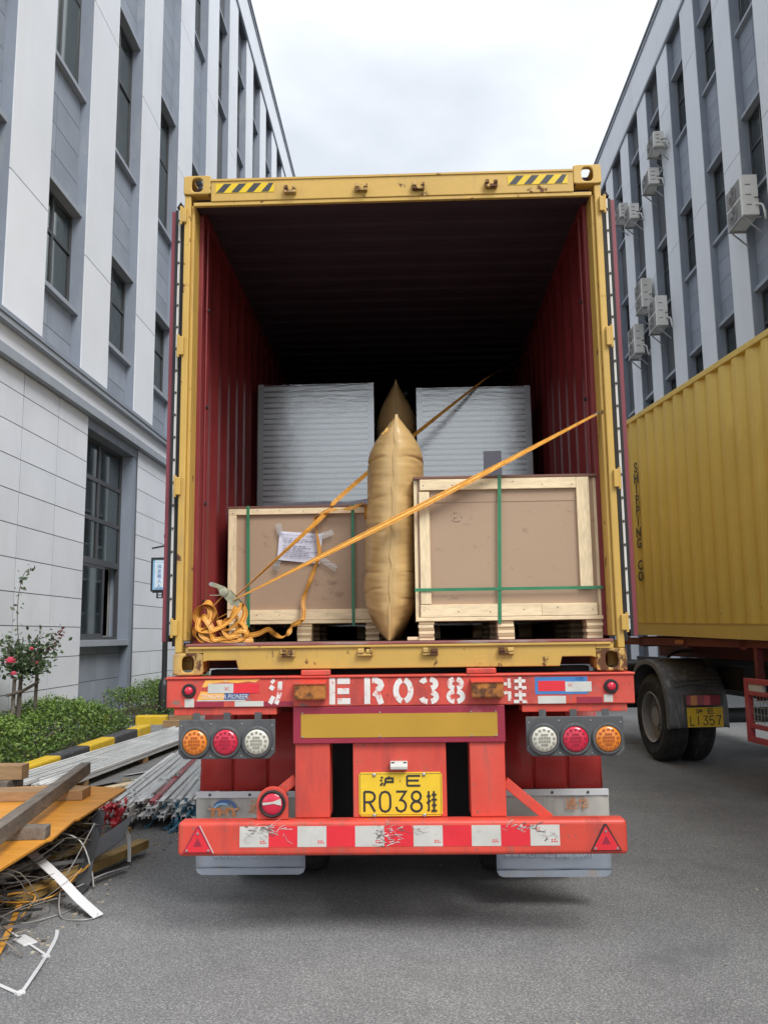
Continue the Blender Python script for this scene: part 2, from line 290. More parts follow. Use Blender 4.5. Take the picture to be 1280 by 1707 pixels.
class MB:
    def __init__(s): s.v = []; s.f = []
    def add(s, vs, fs):
        b = len(s.v); s.v += [tuple(x) for x in vs]; s.f += [tuple(b+i for i in f) for f in fs]; return s
    def box(s, x0, x1, y0, y1, z0, z1):
        return s.add([(x0,y0,z0),(x1,y0,z0),(x1,y1,z0),(x0,y1,z0),(x0,y0,z1),(x1,y0,z1),(x1,y1,z1),(x0,y1,z1)],
                     [(0,3,2,1),(4,5,6,7),(0,1,5,4),(1,2,6,5),(2,3,7,6),(3,0,4,7)])
    def obox(s, c, a, b, d):
        c, a, b, d = map(Vector, (c, a, b, d)); vs = [c+i*a+j*b+k*d for k in (-1, 1) for (i, j) in ((-1,-1),(1,-1),(1,1),(-1,1))]
        return s.add(vs, [(0,3,2,1),(4,5,6,7),(0,1,5,4),(1,2,6,5),(2,3,7,6),(3,0,4,7)])
    def beam(s, p, q, wd, ht, upv=(0, 0, 1)):
        p, q = Vector(p), Vector(q); d = (q-p); side = d.cross(Vector(upv)).normalized(); u = side.cross(d).normalized()
        return s.obox((p+q)/2, side*wd/2, d/2, u*ht/2)
    def prism(s, pts, axis, a0, a1):
        """extrude a 2-D outline along axis ('x','y','z')"""
        def mk(u, w, a): return {'y': (u, a, w), 'x': (a, u, w), 'z': (u, w, a)}[axis]
        n = len(pts); vs = [mk(u, w, a0) for u, w in pts]+[mk(u, w, a1) for u, w in pts]
        fs = [tuple(range(n)), tuple(range(2*n-1, n-1, -1))]+[(i, n+i, n+(i+1) % n, (i+1) % n) for i in range(n)]
        return s.add(vs, fs)
    def tube(s, pts, r, n=8, smooth=0):
        P = catmull(pts, smooth) if smooth else [Vector(p) for p in pts]
        vs = []; fs = []; prev = None
        for i, p in enumerate(P):
            d = (P[min(i+1, len(P)-1)]-P[max(i-1, 0)]).normalized()
            if prev is None:
                a = d.cross(Vector((0, 0, 1)));  a = a if a.length > 0.05 else d.cross(Vector((1, 0, 0)))
                a.normalize()
            else: a = (prev-d*prev.dot(d)).normalized()
            prev = a; b = d.cross(a); rr = r[i*len(r)//len(P)] if isinstance(r, (list, tuple)) else r
            vs += [p+rr*(math.cos(2*math.pi*k/n)*a+math.sin(2*math.pi*k/n)*b) for k in range(n)]
        for i in range(len(P)-1):
            for k in range(n): fs.append((i*n+k, i*n+(k+1) % n, (i+1)*n+(k+1) % n, (i+1)*n+k))
        fs.append(tuple(range(n-1, -1, -1))); fs.append(tuple((len(P)-1)*n+k for k in range(n)))
        return s.add(vs, fs)
    def ribbon(s, pts, wd, hints, th=0.002, smooth=6, lat=0.0):
        """flat band along a curve; hints = width direction (one vector or one per point)"""
        P = catmull(pts, smooth)
        H = [Vector(h) for h in hints] if isinstance(hints[0], (tuple, list, Vector)) else [Vector(hints)]*len(pts)
        HH = catmull(H, smooth) if len(H) > 1 else H*len(P)
        vs = []; fs = []
        for i, p in enumerate(P):
            d = (P[min(i+1, len(P)-1)]-P[max(i-1, 0)]).normalized(); h = HH[min(i, len(HH)-1)]
            h = (h-d*h.dot(d)); h = h.normalized() if h.length > 1e-4 else d.orthogonal().normalized()
            nn = d.cross(h); p = p+h*lat
            vs += [p-h*wd/2-nn*th/2, p+h*wd/2-nn*th/2, p+h*wd/2+nn*th/2, p-h*wd/2+nn*th/2]
        for i in range(len(P)-1):
            for k in range(4): fs.append((i*4+k, i*4+(k+1) % 4, i*4+4+(k+1) % 4, i*4+4+k))
        fs.append((3, 2, 1, 0)); e = (len(P)-1)*4; fs.append((e, e+1, e+2, e+3))
        return s.add(vs, fs)
    def lathe(s, c, ax, prof, n=32, caps=(1, 1)):
        """prof = list of (radius, along axis)"""
        c = Vector(c); ax = Vector(ax).normalized(); a = ax.orthogonal().normalized(); b = ax.cross(a); vs = []; fs = []
        for r, h in prof:
            vs += [c+ax*h+r*(math.cos(2*math.pi*k/n)*a+math.sin(2*math.pi*k/n)*b) for k in range(n)]
        for i in range(len(prof)-1):
            for k in range(n): fs.append((i*n+k, i*n+(k+1) % n, (i+1)*n+(k+1) % n, (i+1)*n+k))
        if caps[0]: fs.append(tuple(range(n-1, -1, -1)))
        if caps[1]: fs.append(tuple((len(prof)-1)*n+k for k in range(n)))
        return s.add(vs, fs)
    def holed(s, c, u, v, hw, hh, rx, ry, nvec, th, n=32):
        """rectangular plate with an oval opening"""
        c, u, v, nv = map(Vector, (c, u, v, nvec)); vs = []; fs = []
        for lay in (0, th):
            for k in range(n):
                t = 2*math.pi*k/n; ct, st = math.cos(t), math.sin(t)
                q = max(abs(ct)/hw, abs(st)/hh); vs.append(c+u*(ct/q)+v*(st/q)+nv*lay)
            for k in range(n):
                t = 2*math.pi*k/n; ct, st = math.cos(t), math.sin(t)
                q = ((abs(ct)/rx)**3+(abs(st)/ry)**3)**(1/3); vs.append(c+u*(ct/q)+v*(st/q)+nv*lay)
        for k in range(n):
            j = (k+1) % n
            fs += [(k, j, n+j, n+k), (2*n+k, 3*n+k, 3*n+j, 2*n+j), (n+k, n+j, 3*n+j, 3*n+k), (k, 2*n+k, 2*n+j, j)]
        return s.add(vs, fs)
    def stroke(s, pts, wd, y, cap=0.0):
        """mitred flat pen stroke in the XZ plane at depth y"""
        P = [Vector((p[0], p[1])) for p in pts]; closed = (P[0]-P[-1]).length < 1e-6 and len(P) > 2
        if closed: P = P[:-1]
        n = len(P); Ls = []; Rs = []
        for i in range(n):
            a = P[i]-P[i-1] if (i > 0 or closed) else P[1]-P[0]
            b = P[(i+1) % n]-P[i] if (i < n-1 or closed) else P[-1]-P[-2]
            a.normalize(); b.normalize(); na = Vector((-a.y, a.x)); nb = Vector((-b.y, b.x)); mm = (na+nb)
            mm = mm.normalized() if mm.length > 1e-3 else na
            k = wd/2/max(0.5, mm.dot(na)); p = P[i].copy()
            Ls.append(p+mm*k); Rs.append(p-mm*k)
        vs = [(p.x, y, p.y) for p in Ls]+[(p.x, y, p.y) for p in Rs]
        fs = [(i, (i+1) % n, n+(i+1) % n, n+i) for i in range(n if closed else n-1)]
        return s.add(vs, fs)
    def mesh(s, name, mt, off=Vector((0, 0, 0)), smooth=None):
        me = bpy.data.meshes.new(name); off = Vector(off)
        me.from_pydata([(x-off.x, y-off.y, z-off.z) for x, y, z in s.v], [], s.f); me.update()
        bm = bmesh.new(); bm.from_mesh(me); bmesh.ops.recalc_face_normals(bm, faces=bm.faces); bm.to_mesh(me); bm.free()
        if smooth is not None:
            me.shade_smooth(); me.set_sharp_from_angle(angle=R(smooth))
        me.materials.append(mt); return me
    def build(s, name, mt, parent=None, bevel=0.0, smooth=None, seg=2):
        root = parent
        while root is not None and root.parent is not None: root = root.parent
        me = s.mesh(name, mt, ORG.get(root, Vector((0, 0, 0))) if root is not None else Vector((0, 0, 0)), smooth)
        o = bpy.data.objects.new(name, me); col.objects.link(o)
        if parent is not None:
            o.parent = parent
            if parent.type == 'MESH' and parent.location.length > 0: o.location = -parent.location
        if bevel:
            b = o.modifiers.new('bevel', 'BEVEL'); b.width = bevel; b.segments = seg; b.limit_method = 'ANGLE'; b.angle_limit = R(40)
        return o
def box(name, mt, parent, b, bevel=0.0): return MB().box(*b).build(name, mt, parent, bevel)
def inst(name, me, parent, loc, rot=(0, 0, 0), scale=None):
    o = bpy.data.objects.new(name, me); col.objects.link(o); o.parent = parent
    root = parent
    while root.parent is not None: root = root.parent
    o.location = Vector(loc)-(ORG.get(root, Vector((0, 0, 0)))) if parent is root else Vector(loc)
    o.rotation_euler = rot
    if scale: o.scale = scale
    return o
def tag(o, label, cat, group=None, kind=None):
    if label: o['label'] = label
    if cat: o['category'] = cat
    if group: o['group'] = group
    if kind: o['kind'] = kind
    return o
def centre_origin(o):
    """move a one-mesh thing's origin to its base"""
    me = o.data; n = len(me.vertices); a = np.empty(n*3); me.vertices.foreach_get('co', a); a = a.reshape(-1, 3)
    c = np.array([(a[:, 0].min()+a[:, 0].max())/2, (a[:, 1].min()+a[:, 1].max())/2, a[:, 2].min()])
    me.vertices.foreach_set('co', (a-c).ravel()); me.update(); o.location = Vector(c); return o
def text(name, body, size, mt, parent, origin, xdir, zdir, ext=0.0008, shear=0.0, align='CENTER', bold=0.0, sx=1.0):
    cu = bpy.data.curves.new(name, 'FONT'); cu.body = body; cu.size = size; cu.extrude = ext; cu.align_x = align; cu.align_y = 'CENTER'; cu.shear = shear; cu.offset = bold
    cu.resolution_u = 2
    tmp = bpy.data.objects.new(name, cu); col.objects.link(tmp)
    dg = bpy.context.evaluated_depsgraph_get(); me = bpy.data.meshes.new_from_object(tmp.evaluated_get(dg))
    col.objects.unlink(tmp); bpy.data.objects.remove(tmp)
    x = Vector(xdir).normalized(); z = Vector(zdir).normalized(); y = x.cross(z)
    root = parent
    while root.parent is not None: root = root.parent
    org = Vector(origin)-ORG.get(root, Vector((0, 0, 0)))
    M4 = Matrix((x*sx, z, -y)).transposed().to_4x4(); M4.translation = org
    me.transform(M4); me.materials.clear(); me.materials.append(mt); me.name = name
    o = bpy.data.objects.new(name, me); col.objects.link(o); o.parent = parent
    return o
def arc(cx, cz, rx, rz, a0, a1, n=10): return [(cx+rx*math.cos(R(a0+(a1-a0)*i/n)), cz+rz*math.sin(R(a0+(a1-a0)*i/n))) for i in range(n+1)]
GLY = {
 'R': [[(0,0),(0,1)], [(0,1),(.5,1),(.8,.95),(.98,.82),(.98,.66),(.8,.53),(.5,.48),(.02,.48)], [(.5,.46),(1,0)]],
 '0': [[(.5,1),(.2,.95),(.03,.8),(0,.6),(0,.4),(.03,.2),(.2,.05),(.5,0),(.8,.05),(.97,.2),(1,.4),(1,.6),(.97,.8),(.8,.95),(.5,1)]],
 '3': [[(.05,1),(.98,1),(.45,.58),(.75,.54),(.95,.4),(.98,.25),(.85,.08),(.5,0),(.18,.06),(.02,.24)]],
 '8': [arc(.5,.76,.42,.24,90,450,16), arc(.5,.25,.5,.25,90,450,16)],
 'E': [[(.02,1),(.02,0)], [(.02,1),(1,1)], [(.02,.52),(.9,.52)], [(.02,0),(1,0)]],
 'L': [[(.05,1),(.05,0),(1,0)]], '1': [[(.5,1),(.5,0)]],
 '5': [[(.95,1),(.12,1),(.05,.52),(.4,.6),(.75,.56),(.98,.4),(.98,.22),(.8,.05),(.45,0),(.15,.06),(0,.2)]],
 '7': [[(0,1),(1,1),(.4,0)]],
 'hu': [[(.06,.95),(.22,.82)], [(0,.64),(.16,.52)], [(.02,.02),(.2,.34)], [(.66,1),(.7,.86)], [(.42,.8),(.98,.8),(.98,.42),(.44,.42)], [(.42,.8),(.42,.4),(.28,0)]],
 'gua': [[(.2,1),(.2,.04),(.04,.02)], [(0,.74),(.4,.74)], [(0,.4),(.4,.52)], [(.72,1),(.72,.56)], [(.5,.82),(.96,.82)], [(.46,.57),(1,.57)], [(.72,.5),(.72,.03)], [(.5,.3),(.96,.3)], [(.44,.02),(1,.02)]],
 'dot': [[(.35,.5),(.65,.5)]],
}
def glyph(name, mt, parent, key, x0, x1, z0, z1, y, wd, dz=0.0004):
    mb = MB()
    for i, st in enumerate(GLY[key]):
        mb.stroke([(x0+wd/2+(x1-x0-wd)*a, z0+wd/2+(z1-z0-wd)*b) for a, b in st], wd, y-dz*i)
    return mb.build(name, mt, parent)

# ------------------------------------------------------------------ the ground
g = MB().add([(-250,-250,0),(250,-250,0),(250,250,0),(-250,250,0)], [(0,1,2,3)]).build('asphalt_road', ASPH); g['kind'] = 'structure'
b = MB().box(-5.8, -4.40, 1.1, 9.45, -0.05, 0.10).build('planting_bed', SOIL); b['kind'] = 'structure'
b = MB().box(-5.8, -4.40, 11.06, 26, -0.05, 0.10).build('planting_bed', SOIL); b['kind'] = 'structure'
kerb = bpy.data.objects.new('kerb', None); col.objects.link(kerb); kerb['kind'] = 'structure'; kerb.location = (-4.3, 7, 0); ORG[kerb] = Vector((-4.3, 7, 0))
ys = [9.45, 8.78, 7.75, 6.80, 5.86, 4.9, 3.95, 3.0, 2.05, 1.1]
for i in range(len(ys)-1):
    o = MB().box(-4.40, -4.19, ys[i+1]+0.008, ys[i]-0.004, -0.03, 0.15).build('kerb_stone', [KERBY, KERBK][i % 2], kerb, 0.025)
for i in range(3):
    MB().box(-4.92-0.5*i+0.5*0, -4.36-0.56*i+0.0*i if i == 0 else -4.93-0.5*(i-1), 10.86, 11.05, -0.03, 0.158).build('kerb_stone', [KERBY, KERBK, KERBY][i], kerb, 0.025)
for i in range(6):
    MB().box(-4.40, -4.19, 11.06+0.95*i, 11.06+0.95*i+0.94, -0.03, 0.152).build('kerb_stone', [KERBK, KERBY][i % 2], kerb, 0.025)

# ------------------------------------------------------------------ the two buildings
def facade(root, Xf, s, y_start, y_end, pitch, p0, pw, rows, ztop, zcap, zbase, npan, kmin, kmax, panel_rows, ground=None, pier_joints=(), col_split=0.4):
    """Xf facade plane, s outward sign; piers start at p0+k*pitch, width pw; rows = [(sill, head)]"""
    def Bx(mb, w0, w1, u0, u1, z0, z1):
        a, b_ = Xf+s*w0, Xf+s*w1; return mb.box(min(a, b_), max(a, b_), u0, u1, z0, z1)
    def part(name, mt, b, bevel=0.0, parent=root): return Bx(MB(), *b).build(name, mt, parent, bevel)
    part('wall', ROOM, (-8.0, -0.46, y_start, y_end, 0.0, ztop))
    op = pitch-pw
    # shared pieces for one bay
    paneW, cache = op, {}
    def cbox(key, sx, sy, sz, mt):
        k = (key, round(sx, 3), round(sy, 3), round(sz, 3))
        if k not in cache: cache[k] = MB().box(-sx/2, sx/2, -sy/2, sy/2, 0, sz).mesh(key, mt)
        return cache[k]
    def put(name, sx, sy, sz, mt, w, u, z, parent=root):
        return inst(name, cbox(name, sx, sy, sz, mt), parent, (Xf+s*w, u, z))
    frames = {}
    for k in range(kmin, kmax+1):
        a = p0+k*pitch
        # pier body and its light facing, in lifts
        put('pier', 0.44, pw, ztop-zbase, WALLG, -0.24, a+pw/2, zbase)
        zs = [zbase]+list(pier_joints)+[ztop]
        for i in range(len(zs)-1):
            put('pier_facing', 0.02, pw, zs[i+1]-zs[i]-0.022, WALLW, -0.01, a+pw/2, zs[i]+0.011)
        # the bay after the pier
        u0 = a+pw; uc = u0+op/2
        zl = zbase
        spans = []
        for (sl_, hd) in rows: spans.append((zl, sl_-0.085)); zl = hd+0.10
        spans.append((zl, ztop))
        for j, (z0, z1) in enumerate(spans):
            if z1-z0 < 0.05: continue
            put('spandrel', 0.22, op, z1-z0, JOINT if k < npan else WALLGP, -0.321, uc, z0)
            if k < npan:
                nr = max(1, round((z1-z0)/panel_rows)); h = (z1-z0)/nr
                for q in range(nr):
                    c0 = op*col_split
                    put('cladding_panel', 0.03, c0-0.020, h-0.013, WALLGP, -0.219, u0+c0/2, z0+q*h+0.0065)
                    put('cladding_panel', 0.03, op-c0-0.020, h-0.013, WALLGP, -0.219, u0+c0+(op-c0)/2, z0+q*h+0.0065)
        for (sl_, hd) in rows:
            put('window_sill', 0.36, op-0.004, 0.083, LEDGE, -0.27, uc, sl_-0.084)
            put('window_hood', 0.36, op-0.004, 0.098, LEDGE, -0.27, uc, hd+0.001)
            key = round(hd-sl_, 2)
            H = hd-sl_; tz = 0.6*H; fwid = 0.05
            if key not in frames:
                mb = MB()
                for (y0, y1, z0, z1) in [(-op/2, -op/2+fwid, 0, H), (op/2-fwid, op/2, 0, H), (-op/2+fwid, op/2-fwid, 0, fwid), (-op/2+fwid, op/2-fwid, H-fwid, H),
                                         (-op/2+fwid, op/2-fwid, tz-0.03, tz+0.03), (-0.03, 0.03, fwid, tz-0.03), (-0.03, 0.03, tz+0.03, H-fwid)]:
                    mb.box(-0.03, 0.03, y0, y1, z0, z1)
                frames[key] = mb.mesh('window', FRAME)
            wv = inst('window', frames[key], root, (Xf-s*0.30, uc, sl_))
            hw = op/2-fwid-0.03
            for yy in (-1, 1):
                for (z0, z1) in ((fwid, tz-0.03), (tz+0.03, H-fwid)):
                    p = bpy.data.objects.new('pane', cbox('pane', 0.008, hw, z1-z0, GLASS)); col.objects.link(p); p.parent = wv
                    p.location = (0, yy*(0.03+hw/2), z0); p.rotation_euler = (0, rnd.uniform(-.006, .006), rnd.uniform(-.012, .012))
            if rnd.random() < 0.6:
                ch = H*rnd.uniform(0.55, 0.98); cw = op*rnd.uniform(0.2, 0.45)
                c = bpy.data.objects.new('curtain', cbox('curtain', 0.02, round(cw, 1), round(ch, 1), CURT)); col.objects.link(c); c.parent = wv
                c.location = (-s*0.10, rnd.choice((-1, 1))*(op/2-cw/2-0.1), H-round(ch, 1))
    # parapet
    fa = ztop
    n = int((y_end-y_start)/3.0)
    part('parapet', JOINT, (-0.46, -0.032, y_start, y_end, ztop, zcap-0.05))
    for i in range(n):
        put('fascia_panel', 0.03, (y_end-y_start)/n-0.012, zcap-0.05-(ztop+0.10)-0.006, WALLW, -0.008, y_start+(i+0.5)*(y_end-y_start)/n, ztop+0.10)
    part('cornice_ledge', LEDGE, (-0.03, 0.05, y_start, y_end, ztop, ztop+0.095))
    part('parapet_cap', CAPD, (-0.46, 0.09, y_start, y_end, zcap-0.045, zcap+0.06))
    part('parapet_trim', LEDGE, (-0.03, 0.06, y_start, y_end, zcap-0.16, zcap-0.05))
    return Bx, part, put, cbox

lb = thing('office_building', (-5.8, 12, 0), 'pale grey building with tall piers and blue-grey spandrels, left of the loaded truck', 'building', 'grey buildings along the yard')
Bx, part, put, cbox = facade(lb, -5.8, 1, 2.6, 41, 2.95, 7.02, 1.33, [(7.47, 9.29), (11.68, 14.9), (19.05, 22.15)], 24.2, 26.0, 6.23, 4, -1, 11, 0.56, pier_joints=(8.55, 13.75, 18.0), col_split=0.38)
# belt course
part('lower_ledge', LEDGE, (-0.3, 0.13, 2.6, 41, 5.61, 5.76)); part('belt_band', WALLW, (-0.3, 0.06, 2.6, 41, 5.761, 6.07)); part('upper_ledge', LEDGE, (-0.3, 0.17, 2.6, 41, 6.071, 6.229))
part('belt_lip', WALLG, (-0.03, 0.19, 2.6, 41, 6.16, 6.2295))
# ground storey: stone panels and the tall windows
segs = [(2.61, 10.42), (13.30, 17.35), (20.23, 27.0)]
for (u0, u1) in segs: part('wall_core', JOINT, (-0.45, -0.006, u0, u1, 0, 5.609))
part('wall_core', JOINT, (-0.45, -0.031, 27.01, 41, 0, 5.609))
part('wall_panel_row', WALLP, (-0.03, 0.0, 27.01, 41, 0, 5.609))
zs = [0.0, 0.25, 0.75, 1.25, 1.75, 2.25, 2.75, 3.25, 3.75, 4.25, 4.75, 5.25, 5.608]
for (u0, u1) in segs:
    nc = round((u1-u0)/1.35); cw = (u1-u0)/nc
    for c in range(nc):
        
        for i in range(len(zs)-1):
            put('wall_panel', 0.03, cw-0.022, zs[i+1]-zs[i]-0.014, WALLP, -0.015+rnd.uniform(-.001, .001), u0+(c+0.5)*cw, zs[i]+0.007)
for wi, (u0, u1) in enumerate([(10.42, 13.30), (17.35, 20.23)]):
    part('window_back', ROOM, (-1.4, -1.3, u0-0.4, u1+0.4, 0.2, 5.6))
    part('window_head', WALLG, (-0.45, -0.02, u0, u1, 5.42, 5.605))
    part('window_jamb', WALLG, (-0.45, -0.035, u1-0.20, u1-0.001, 0, 5.42)); part('window_jamb', WALLG, (-0.45, -0.035, u0+0.001, u0+0.05, 0, 5.42))
    part('window_sill', LEDGE, (-0.45, -0.02, u0+0.051, u1-0.201, 1.40, 1.52), 0.005)
    part('apron_wall', JOINT, (-0.45, -0.213, u0+0.051, u1-0.201, 0, 1.399))
    aw = (u1-u0-0.252)/2
    for c in range(2):
        for (z0, z1) in ((0.0, 0.25), (0.25, 0.75), (0.75, 1.25), (1.25, 1.399)):
            put('apron_panel', 0.03, aw-0.018, z1-z0-0.013, WALLGP, -0.222, u0+0.051+aw*(c+0.5), z0+0.005)
    a0, a1 = u0+0.051, u1-0.201; mid = (a0+a1)/2; mb = MB()
    for b in [(a0, a0+0.07, 1.52, 5.42), (a1-0.07, a1, 1.52, 5.42), (a0+0.07, a1-0.07, 1.52, 1.58), (a0+0.07, a1-0.07, 5.36, 5.42), (a0+0.07, a1-0.07, 2.98, 3.10), (a0+0.07, a1-0.07, 3.82, 3.90), (a0+0.07, a1-0.07, 4.60, 4.68),
              (mid-0.04, mid+0.04, 3.10, 3.82), (mid-0.04, mid+0.04, 3.90, 4.60), (mid-0.04, mid+0.04, 4.68, 5.36)]:
        Bx(mb, -0.33, -0.27, *b)
    wv = mb.build('window', FRAME, lb)
    for (z0, z1) in ((3.10, 3.82), (3.90, 4.60), (4.68, 5.36)):
        for (y0, y1) in ((a0+0.07, mid-0.04), (mid+0.04, a1-0.07)): part('pane', GLASS, (-0.304, -0.296, y0, y1, z0, z1), parent=wv)
    # sliding sash pushed open, pale curtain behind the gap
    mb = MB(); x1 = a0+0.07+(a1-a0-0.14)*0.70
    for b in [(a0+0.071, a0+0.13, 1.581, 2.979), (x1-0.08, x1, 1.581, 2.979), (a0+0.13, x1-0.08, 1.581, 1.64), (a0+0.13, x1-0.08, 2.92, 2.979)]: Bx(mb, -0.32, -0.28, *b)
    sash = mb.build('sliding_sash', FRAME, wv); part('pane', GLASS, (-0.304, -0.296, a0+0.13, x1-0.08, 1.64, 2.92), parent=sash)
    part('curtain', CURT, (-0.48, -0.46, x1+0.02, a1-0.10, 1.6, 2.97), parent=wv)

rb = thing('office_building', (8.6, 18, 0), 'blue-grey building with air conditioners on its facade, right side behind the yellow container', 'building', 'grey buildings along the yard')
Bx2, part2, put2, cb2 = facade(rb, 8.6, -1, 5.7, 62, 2.46, 15.58, 1.09, [(3.2, 5.3), (7.70, 9.80), (12.27, 14.40), (16.82, 18.95)], 20.3, 22.0, 0.0, 2, -4, 18, 0.56, pier_joints=(3.1, 8.6, 13.55, 18.3), col_split=0.38)
o = MB()

# air conditioners on the right facade: (near corner Y, bottom z, height, depth along Y, projection)
def ac_unit(y0, z0, h, wid, dep, label, fans):
    X1 = 8.15+dep; X0 = 8.15
    t = thing('air_conditioner', (X0+dep/2, y0+wid/2, z0), label, 'air conditioner', 'outdoor air conditioning units')
    MB().box(X0, X1, y0, y0+wid, z0, z0+h).build('casing', ACW, t, 0.012)
    for i in range(fans):
        zc = z0+h*(i+0.5)/fans; r = min(h/fans, wid*0.72)*0.44
        MB().box(X0-0.010, X0-0.001, y0+wid*0.14, y0+wid*0.97, zc-h/fans*0.44, zc+h/fans*0.44).build('grille_plate', ACG, t, 0.003)
        gr = MB().lathe((X0-0.0105, y0+wid*0.57, zc), (-1, 0, 0), [(r, 0), (r, 0.012), (r*0.93, 0.016), (r*0.2, 0.018), (r*0.18, 0.03)], 20).build('fan_grille', ACG, t, smooth=30)
        mb = MB()
        for k in range(6):
            a = math.pi*k/6; mb.tube([(X0-0.034, y0+wid*0.57+r*math.cos(a), zc+r*math.sin(a)), (X0-0.034, y0+wid*0.57-r*math.cos(a), zc-r*math.sin(a))], 0.006, 5)
        mb.build('grille_bars', ACG, gr)
    mb = MB()
    for zz in (0.25, 0.5, 0.75): mb.box(X0+dep*0.2, X0+dep*0.55, y0-0.004, y0+0.001, z0+h*zz-0.02, z0+h*zz+0.012)
    mb.build('side_vent', ACG, t)
    mb = MB()
    for yy in (y0+0.08, y0+wid-0.12):
        mb.box(X0-0.05, 8.598, yy, yy+0.04, z0-0.045, z0-0.005); mb.beam((X0+0.05, yy+0.02, z0-0.05), (8.60, yy+0.02, z0-0.42), 0.03, 0.03)
    mb.box(X0-0.05, X0-0.01, y0+0.12, y0+wid-0.12, z0-0.044, z0-0.006); mb.build('bracket', ACB, t)
    xs = X1
    MB().tube([(xs-0.08, y0-0.01, z0+0.25*h), (xs+0.02, y0-0.12, z0+0.18*h), (xs+0.05, y0-0.16, z0-0.05), (8.62, y0-0.1, z0-0.16), (8.66, y0-0.02, z0+0.1)], 0.026, 7, 6).build('pipe', HOSE, t, smooth=60)
    MB().tube([(xs-0.1, y0-0.01, z0+0.42*h), (xs+0.02, y0-0.07, z0+0.36*h), (xs+0.06, y0-0.09, z0+0.1*h), (8.68, y0-0.02, z0+0.05)], 0.012, 6, 6).build('cable', BLK, t, smooth=60)
    return t
ac_unit(20.85, 16.97, 0.52, 0.80, 0.32, 'small white air conditioner highest on the right facade', 1)
ac_unit(21.58, 16.10, 0.56, 0.85, 0.34, 'white air conditioner just below the highest unit on right facade', 1)
ac_unit(25.33, 16.89, 0.55, 0.80, 0.30, 'farthest small air conditioner, left end of upper row by the container door', 1)
ac_unit(24.01, 16.15, 0.56, 0.85, 0.32, 'upper air conditioner right beside the farthest unit', 1)
ac_unit(23.15, 12.50, 1.02, 0.90, 0.34, 'tall two-fan air conditioner, upper left of the middle trio', 2)
ac_unit(21.68, 11.28, 1.00, 0.95, 0.36, 'tall two-fan air conditioner, rightmost of the middle trio', 2)
ac_unit(24.36, 11.28, 1.05, 0.90, 0.34, 'tall two-fan air conditioner, lowest and farthest of the middle trio', 2)
ac_unit(14.55, 11.33, 1.02, 0.98, 0.38, 'largest air conditioner, nearest, at the right edge of the picture', 2)

# ------------------------------------------------------------------ the loaded container (rear frame at Y = 0)
ZB, ZT, HW, LEN, FL = 1.345, 4.241, 1.219, 12.19, 1.515
ct = thing('shipping_container', (0, 6, ZB), 'open yellow shipping container with maroon interior on the red trailer', 'container')
def casting(sx, z0, y0, yd):
    h, wd, dp = 0.118, 0.162, 0.178; x0, x1 = (HW-wd, HW) if sx > 0 else (-HW, -HW+wd); mb = MB(); xc = (x0+x1)/2; zc = z0+h/2
    mb.holed((xc, y0, zc), (1, 0, 0), (0, 0, 1), wd/2, h/2, 0.033, 0.043, (0, yd, 0), 0.014)
    xs = HW*sx
    mb.holed((xs, y0+yd*(dp/2+0.007), zc), (0, 1, 0), (0, 0, 1), dp/2-0.0075, h/2, 0.038, 0.03, (-sx, 0, 0), 0.014)
    zt = z0+h if z0 > 3 else z0
    mb.holed((xc, y0+yd*(dp/2+0.007), zt), (1, 0, 0), (0, 1, 0), wd/2-0.0145, dp/2-0.0075, 0.031, 0.06, (0, 0, -1 if z0 > 3 else 1), 0.014)
    zo = z0 if z0 > 3 else z0+h-0.012
    mb.box(x0+0.0145, x1-0.0145, min(y0+yd*0.0145, y0+yd*dp), max(y0+yd*0.0145, y0+yd*dp), zo, zo+0.012)
    xi = x0 if sx > 0 else x1-0.012
    mb.box(xi, xi+0.012, min(y0+yd*0.0145, y0+yd*dp), max(y0+yd*0.0145, y0+yd*dp), z0+0.0125, z0+h-0.0125)
    return mb.build('corner_casting', YELR if z0 < 3 else YEL, ct, 0.006)
